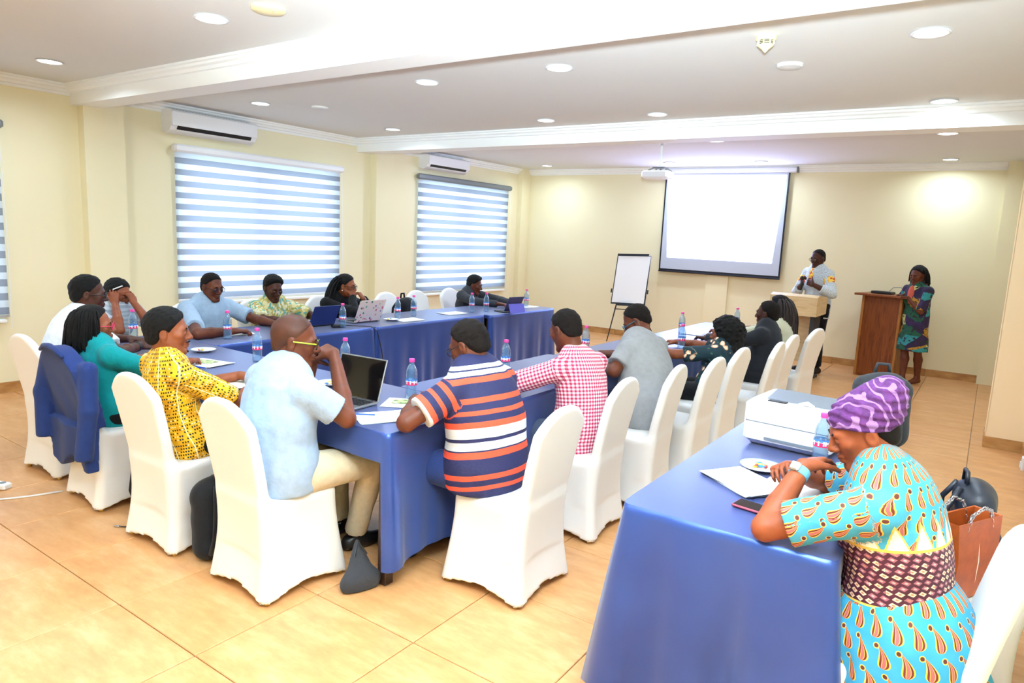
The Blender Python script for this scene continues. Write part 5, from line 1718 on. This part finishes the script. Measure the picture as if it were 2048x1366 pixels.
plate(407, 703, 'small white plate of sweets on the near table before the teal blouse', 4, 'plate before the teal blouse')
plate(662, 770, 'small white plate of sweets behind the open laptop', 5, 'plate behind the open laptop')
plate(783, 641, 'small white plate beside the sticker covered laptop', 3, 'plate beside the sticker covered laptop')
plate(1522, 938, 'small white plate of yellow and blue sweets on the printer table', 9, 'plate on the printer table')

# laptops
mat('screen_dark', (10, 11, 13), .12, coat=.3); mat('alu_dark', (150, 152, 158), .35, .7); mat('lid_navy', (48, 62, 120), .4, .3); mat('key', (20, 20, 22), .5)


def stickers():
    x, y, z, ov = objxyz()
    v = vec3(x, z, 0.)
    nz = noise(v, 40, 2)
    d = voro(v, 26, 'Distance') + (nz - .5) * .5; a, b, c = sepc(voro(v, 26))
    col_ = ramp(a, [(0, (216, 110, 140)), (.25, (60, 130, 100)), (.45, (80, 90, 180)), (.6, (40, 60, 110)), (.75, (230, 160, 150)), (.9, (120, 180, 170))], True)
    return mixc(d < .30, (238, 220, 216), col_)


mat('lid_stickers', rough=.4, fn=stickers)


def laptop(x, y, rz, label, lid, w_=.32, d_=.22, open_=105, body='alu_dark'):
    """user side is local -Y"""
    t = thing('laptop', label, 'laptop', (x, y, TT), rz)
    MB().box((0, -d_ / 2, .008), (w_, d_, .014), bev=.004).build('base', body, t)
    m = MB()
    for r_ in range(5):
        for c in range(13): m.box((-w_ * .42 + c * w_ * .84 / 12, -d_ * .12 - r_ * d_ * .095, .0158), (w_ * .052, d_ * .075, .0022))
    k = m.build('keyboard', 'key', t); k['kind'] = 'stuff'
    MB().box((0, -d_ * .80, .0153), (w_ * .36, d_ * .30, .001)).build('touchpad', 'silver', t)
    a = rad(open_ - 90); R = np.array([[1, 0, 0], [0, cos(a), sin(a)], [0, -sin(a), cos(a)]])
    c = np.array([0, 0, .012]) + R @ np.array([0, 0, d_ / 2])
    L = MB().box((0, 0, 0), (w_, .007, d_), R=R, bev=.003).build('lid', lid, t, loc=c)
    MB().box((0, -.0040, 0), (w_ - .012, .0012, d_ - .014), R=R).build('display', 'screen_dark', t, loc=c + R @ np.array([0, -.0005, 0]))
    MB().tube([(-w_ * .4, 0, .012), (w_ * .4, 0, .012)], .006, 8).build('hinge', 'key', t)


a = onz(752, 810, TT)
laptop(a[0] - .16, a[1] - .0, rad(4), 'open silver laptop with black display before the clasped hands', 'alu_dark', .33, .23, 108)
laptop(-5.03, 4.20, rad(-90), 'open laptop with plain navy lid before the leafy print shirt', 'lid_navy', .30, .205, 115, 'key')
laptop(-4.98, 4.72, rad(-90), 'open laptop with a colourful sticker covered lid', 'lid_stickers', .345, .235, 112)
p = onz(1030, 627, TT)
t = thing('tablet', 'tablet in a purple folding case propped on the table end', 'tablet', (p[0] - .06, p[1] + .06, TT), rad(-100))
mat('case_purple', (92, 88, 190), .5)
R = np.array([[1, 0, 0], [0, cos(.45), sin(.45)], [0, -sin(.45), cos(.45)]])
MB().box((0, 0, 0), (.25, .010, .19), R=R, bev=.004).build('slab', 'lid_navy', t, loc=(0, .0, .105))
MB().box((0, -.008, 0), (.235, .002, .175), R=R).build('display', 'screen_dark', t, loc=(0, .0, .105))
MB().box((0, 0, 0), (.25, .006, .11), R=np.array([[1, 0, 0], [0, cos(-.35), sin(-.35)], [0, -sin(-.35), cos(-.35)]])).build('folding_stand', 'case_purple', t, loc=(0, .05, .058))
MB().box((0, -.13, .006), (.25, .17, .010), bev=.003).build('keyboard', 'key', t)
# adapter and its cable
p = onz(675, 655, TT)
t = thing('power_adapter', 'black power adapter with a cable hanging down the cloth', 'power adapter', p, rad(70))
MB().box((0, 0, .015), (.11, .05, .028), bev=.006).build('brick', 'dark_plastic', t)
t2 = np.array([p[0], p[1], p[2]])
cb = [t2 + V3(.02, .05, .02), t2 + V3(.06, .14, .012), V3(-4.70, p[1] + .24, TZ + .018), V3(-4.655, p[1] + .28, TZ - .02), V3(-4.642, p[1] + .33, .55), V3(-4.630, p[1] + .36, .30), V3(-4.615, p[1] + .38, .08)]
tag(MB().tube(cb, .0045, 8).build('power_cable', 'dark_plastic', smooth=True), 'black cable hanging down the cloth from the power adapter', 'cable')
# phone
p = onz(1512, 1020, TT)
t = thing('phone', 'phone in a dusky pink case on the printer table', 'phone', p, rad(-8)); mat('case_pink', (150, 60, 80), .4)
MB().box((0, 0, .006), (.155, .075, .011), bev=.004).build('case', 'case_pink', t); MB().box((0, 0, .0122), (.142, .066, .0012)).build('display', 'screen_dark', t)
for nm, px_, rz in (('dark phone lying on paper before the black suit', (1452, 668), 1.2), ('dark phone lying before the floral top', (1392, 697), .6)):
    p = onz(*px_, TT); t = thing('phone', nm, 'phone', (max(p[0], -2.65), p[1], TT + .008), rz)
    MB().box((0, 0, .005), (.15, .072, .009), bev=.004).build('case', 'dark_plastic', t); MB().box((0, 0, .0102), (.138, .064, .001)).build('display', 'screen_dark', t)
# printer
a, b = onz(1495, 888, TT), onz(1655, 925, TT)
pz = ony(1510, 800, a[1])[2] - TT
t = thing('printer', 'white desktop printer with dark grey top on the near table', 'printer', ((a[0] + b[0]) / 2, (a[1] + b[1]) / 2 + .19, TT), math.atan2(b[1] - a[1], b[0] - a[0]))
pw, pd = .395, .37
mat('printer_white', (250, 250, 252), .4); mat('printer_grey', (118, 126, 138), .4)
MB().box((0, 0, pz / 2 + .004), (pw, pd, pz - .008), bev=.022).build('body', 'printer_white', t, smooth='auto')
MB().prism([(-pw * .30, -pd * .30, pz + .0005), (pw * .47, -pd * .30, pz + .0005), (pw * .47, pd * .40, pz + .0005), (-pw * .40, pd * .40, pz + .0005)], (0, 0, .004)).build('output_tray', 'printer_grey', t)
MB().box((-.06, -pd * .38, pz + .002), (.085, .032, .005), bev=.002).build('control_panel', 'dark_plastic', t)
MB().box((.02, -pd / 2 - .002, .045), (.22, .008, .012)).build('handle_slot', 'printer_grey', t)
MB().prism([(.03, -pd * .36, pz + .004), (.10, -pd * .36, pz + .004), (.06, -pd * .26, pz + .012)], (0, 0, .006)).build('paper_stop', 'printer_white', t)
MB().box((0, -pd / 2 + .004, .115), (pw - .03, .010, .004)).build('drawer_gap', 'printer_grey', t)
for s in (-1, 1):
    for q in (-1, 1): MB().box((s * .15, q * .13, .004), (.03, .03, .007)).build('foot', 'dark_plastic', t)


# bags
cloth('bag_black', (26, 27, 31), .75, (120, .4, .004)); cloth('bag_grey', (58, 60, 66), .8, (120, .4, .004)); mat('leather_brown', rough=.45, fn=plain((186, 88, 36), .12), bump=(200, .3, .002)); mat('red_trim', (170, 30, 50), .5)


def backpack(loc, rz, label, m='bag_black', s=1., lean=0., trim=None):
    t = thing('backpack', label, 'bag', loc, rz); U = V3(0, 0, 1)
    L = lambda x, y, z: V3(x * s, (y + lean * z) * s, z * s)
    g = SDF((-.25 * s, -.3 * s, -.01), (.25 * s, .35 * s, .55 * s), .009)
    for x in (-.09, .09): g.cone(L(x, 0, .075), L(x * .85, 0, .31), .075 * s, .075 * s, .05)
    g.ell(L(0, 0, .36), (.14 * s, .075 * s, .07 * s), None, .05); g.cone(L(0, 0, .08), L(0, 0, .34), .078 * s, .075 * s, .05)
    g.plane(V3(0, 0, .003), -U, .004); g.ruffle(.004, 50, 3)
    V_, F_ = g.mesh(); np_mesh('main_pouch', V_, F_, m, t)
    g = SDF((-.25 * s, -.3 * s, -.01), (.25 * s, .35 * s, .5 * s), .009)
    for x in (-.06, .06): g.cone(L(x, -.085, .075), L(x, -.075, .18), .05 * s, .045 * s, .04)
    g.plane(V3(0, 0, .003), -U, .004); V_, F_ = g.mesh(); np_mesh('front_pocket', V_, F_, m, t)
    MB().tube([L(-.04, .05, .42), L(-.03, .05, .475), L(.03, .05, .475), L(.04, .05, .42)], .011 * s, 8).build('handle', m, t, smooth=True)
    MB().tube([L(-.135, -.03, .22), L(-.11, -.045, .35), L(0, -.055, .415), L(.11, -.045, .35), L(.135, -.03, .22)], .005, 6).build('zip', trim or 'grey_plastic', t, smooth=True)
    for x in (-.09, .09): MB().tube([L(x * .6, .075, .40), L(x, .125, .30), L(x * 1.2, .12, .16), L(x * 1.3, .075, .06)], .014 * s, 8).build('strap', m, t, smooth=True)
    return t


p = onz(425, 1108, 0); backpack((-3.05, 1.93, FZ), rad(268), 'black backpack with buckles on the floor beside the pale blue shirt', s=.95, lean=-.15)
backpack((-3.83, 1.99, FZ), rad(190), 'black backpack on the floor between the teal blouse and yellow shirt', s=.85, lean=-.1)
backpack((-5.66, 5.98, SEAT + .015), rad(100), 'black backpack on the empty chair at the window table', s=.98)
backpack((-.36, 3.66, TT), rad(20), 'grey backpack with red piping behind the printer', 'bag_grey', .82, 0, 'red_trim')
backpack((.055, 3.20, SEAT + .015), rad(100), 'dark leather backpack standing behind the brown handbag', mat('leather_dark', (34, 38, 50), .4), .80)
t = thing('handbag', 'brown leather tote bag with chain handle on the chair', 'bag', (.035, 2.93, SEAT + .015), rad(62))
b0, b1, hgt = (.145, .06), (.135, .05), .285
vs = []
for z, (hx_, hy_) in ((0, b0), (hgt * .5, (.122, .06)), (hgt, b1)): vs += [(-hx_, -hy_, z), (hx_, -hy_, z), (hx_, hy_, z), (-hx_, hy_, z)]
inn = [(x * .95, y * .9, hgt - .002) for x, y in ((-b1[0], -b1[1]), (b1[0], -b1[1]), (b1[0], b1[1]), (-b1[0], b1[1]))]; bot = [(x, y, .03) for x, y, z in inn]
vs += inn + bot; fs = [[3, 2, 1, 0]] + [[l * 4 + i, l * 4 + (i + 1) % 4, l * 4 + 4 + (i + 1) % 4, l * 4 + 4 + i] for l in range(4) for i in range(4)] + [[16, 17, 18, 19]]
MB().add(vs, fs).build('body', 'leather_brown', t)
MB().tube([(0, -.0565, .004), (0, -.0615, .135), (0, -.0465, .27)], .0018, 6).build('stitching', 'cream_paper', t)
for q in (-1, 1):
    pts = [V3(-.08, q * .046, .25), V3(-.06, q * .05, .31), V3(0, q * .055, .335), V3(.06, q * .05, .31), V3(.08, q * .046, .25)]
    m = MB(); N = 22
    for k in range(N):
        f_ = k / (N - 1) * 4; i = min(int(f_), 3); c = pts[i] + (pts[i + 1] - pts[i]) * (f_ - i); d = nrm(pts[i + 1] - pts[i]); e = V3(0, 1, 0) if k % 2 else np.cross(d, [0, 1, 0])
        m.tube([c + d * .011 * cos(a) + e * .006 * sin(a) for a in np.linspace(0, 2 * pi, 8, endpoint=False)], .0018, 5, closed=True)
    m.build('chain_handle', 'silver', t)['kind'] = 'stuff'
g = SDF((-.2, -.2, -.01), (.2, .2, .34), .008)
g.cone(V3(0, 0, .05), V3(.0, .05, .22), .085, .012, .02, flat=(V3(0, 1, 0), .42)); g.cone(V3(-.05, 0, .04), V3(.05, 0, .04), .05, .05, .03, flat=(V3(0, 1, 0), .6)); g.plane(V3(0, 0, .002), (0, 0, -1), .003)
V_, F_ = g.mesh(); t = thing('pouch_bag', 'soft charcoal pouch leaning on the corner table leg', 'bag', (-2.262, 2.125, FZ), rad(70)); np_mesh('pouch', V_, F_, 'bag_grey', t)
MB().tube([(-.03, .0, .17), (0, .035, .225), (.03, .0, .17)], .004, 6).build('zip', 'dark_plastic', t)

# jacket on the chair back
g = SDF((-.36, -.50, .12), (.36, -.02, 1.02), .009)
x, y, z = g.ax[0].reshape(-1, 1, 1), g.ax[1].reshape(1, -1, 1), g.ax[2].reshape(1, 1, -1)
zz = (z - SEAT) / (.93 - SEAT); yc = -.188 - .082 * zz - .02 * zz * zz; yc = np.where(z < .5, np.minimum(yc, -.235), yc)
crown = .953 - .115 * (np.abs(x) / .225) ** 2.2
fold = .009 * np.sin(x * 22 + z * 6 + 1.3 * np.sin(z * 9)) * np.clip((.85 - z) * 2.4, 0, 1)
w_ = .222 + .05 * np.clip((.8 - z) * 1.6, 0, 1)
hemz = .245 + .10 * (x + .2) ** 2 * 3 + .05 * np.sin(x * 14 + 1) + .10 * np.clip(-x - .05, 0, 1)
db = np.maximum(np.abs(y - yc + .012 + fold) - (.050 - .018 * np.clip((.6 - z) * 3, 0, 1)), np.maximum(np.abs(x) - w_, np.maximum(z - crown, hemz - z)))
g.D = (db + 0 * g.D).astype(np.float32)
g.cone(V3(-.235, -.27, .86), V3(-.285, -.30, .64), .052, .050, .03); g.cone(V3(-.285, -.30, .64), V3(-.275, -.31, .37), .050, .046, .02, cut1=True)
g.cone(V3(.235, -.25, .84), V3(.270, -.27, .62), .050, .048, .03); g.cone(V3(.270, -.27, .62), V3(.25, -.30, .34), .048, .046, .02, cut1=True)
V_, F_ = g.mesh(); j = thing('jacket', 'navy blue jacket hung over the chair of the teal blouse', 'jacket', (-4.24, 2.00, 0), rad(-3)); np_mesh('jacket_body', V_, F_, 'cloth_navy', j)
MB().tube([(-.16, -.345, .915), (-.08, -.352, .948), (0, -.354, .956), (.08, -.352, .948), (.16, -.345, .915)], [.010, .016, .018, .016, .010], 8).build('collar', 'cloth_navy', j, smooth=True)

# cables and sockets on the floor
a, b = onz(0, 1001, 0), onz(135, 984, 0)
tag(MB().tube([a + V3(-.6, -.2, .006), a + V3(0, 0, .006), (a + b) / 2 + V3(.0, -.02, .006), b + V3(-.02, -.02, .006)], .006, 8).build('extension_cord', 'white_plastic', smooth=True), 'white cord running over the tiles to the chairs', 'cord')
p = onz(-6, 978, 0); t = thing('socket_block', 'white extension socket block on the floor tiles', 'socket block', (p[0] - .03, p[1], FZ), .4)
MB().box((0, 0, .02), (.2, .06, .038), bev=.008).build('block', 'white_plastic', t)
for k in (-1, 0, 1): MB().lathe([(.018, .039), (.018, .041)], (k * .06, 0, 0), 16).build('outlet', 'grey_plastic', t)
p = onz(232, 1053, 0)
t = thing('usb_cable', 'thin black cable with a metal plug on the tiles', 'cable', (p[0], p[1], FZ)); MB().tube([(.03, .01, .004), (.10, .06, .004), (.2, .07, .004)], .003, 6).build('cable', 'dark_plastic', t)
MB().box((.012, 0, .005), (.035, .014, .008), rz=.4, bev=.002).build('plug', 'silver', t)
p = onz(2036, 1275, 0)
tag(MB().tube([(XR - .02, 3.5, .5), (XR - .03, 3.52, .3), (XR - .06, 3.55, .1), (XR - .05, 3.4, FZ + .006), (XR - .03, 2.9, FZ + .006)], .006, 8).build('wall_cable', 'dark_plastic', smooth=True), 'black cable running down the side wall to the floor', 'cable')
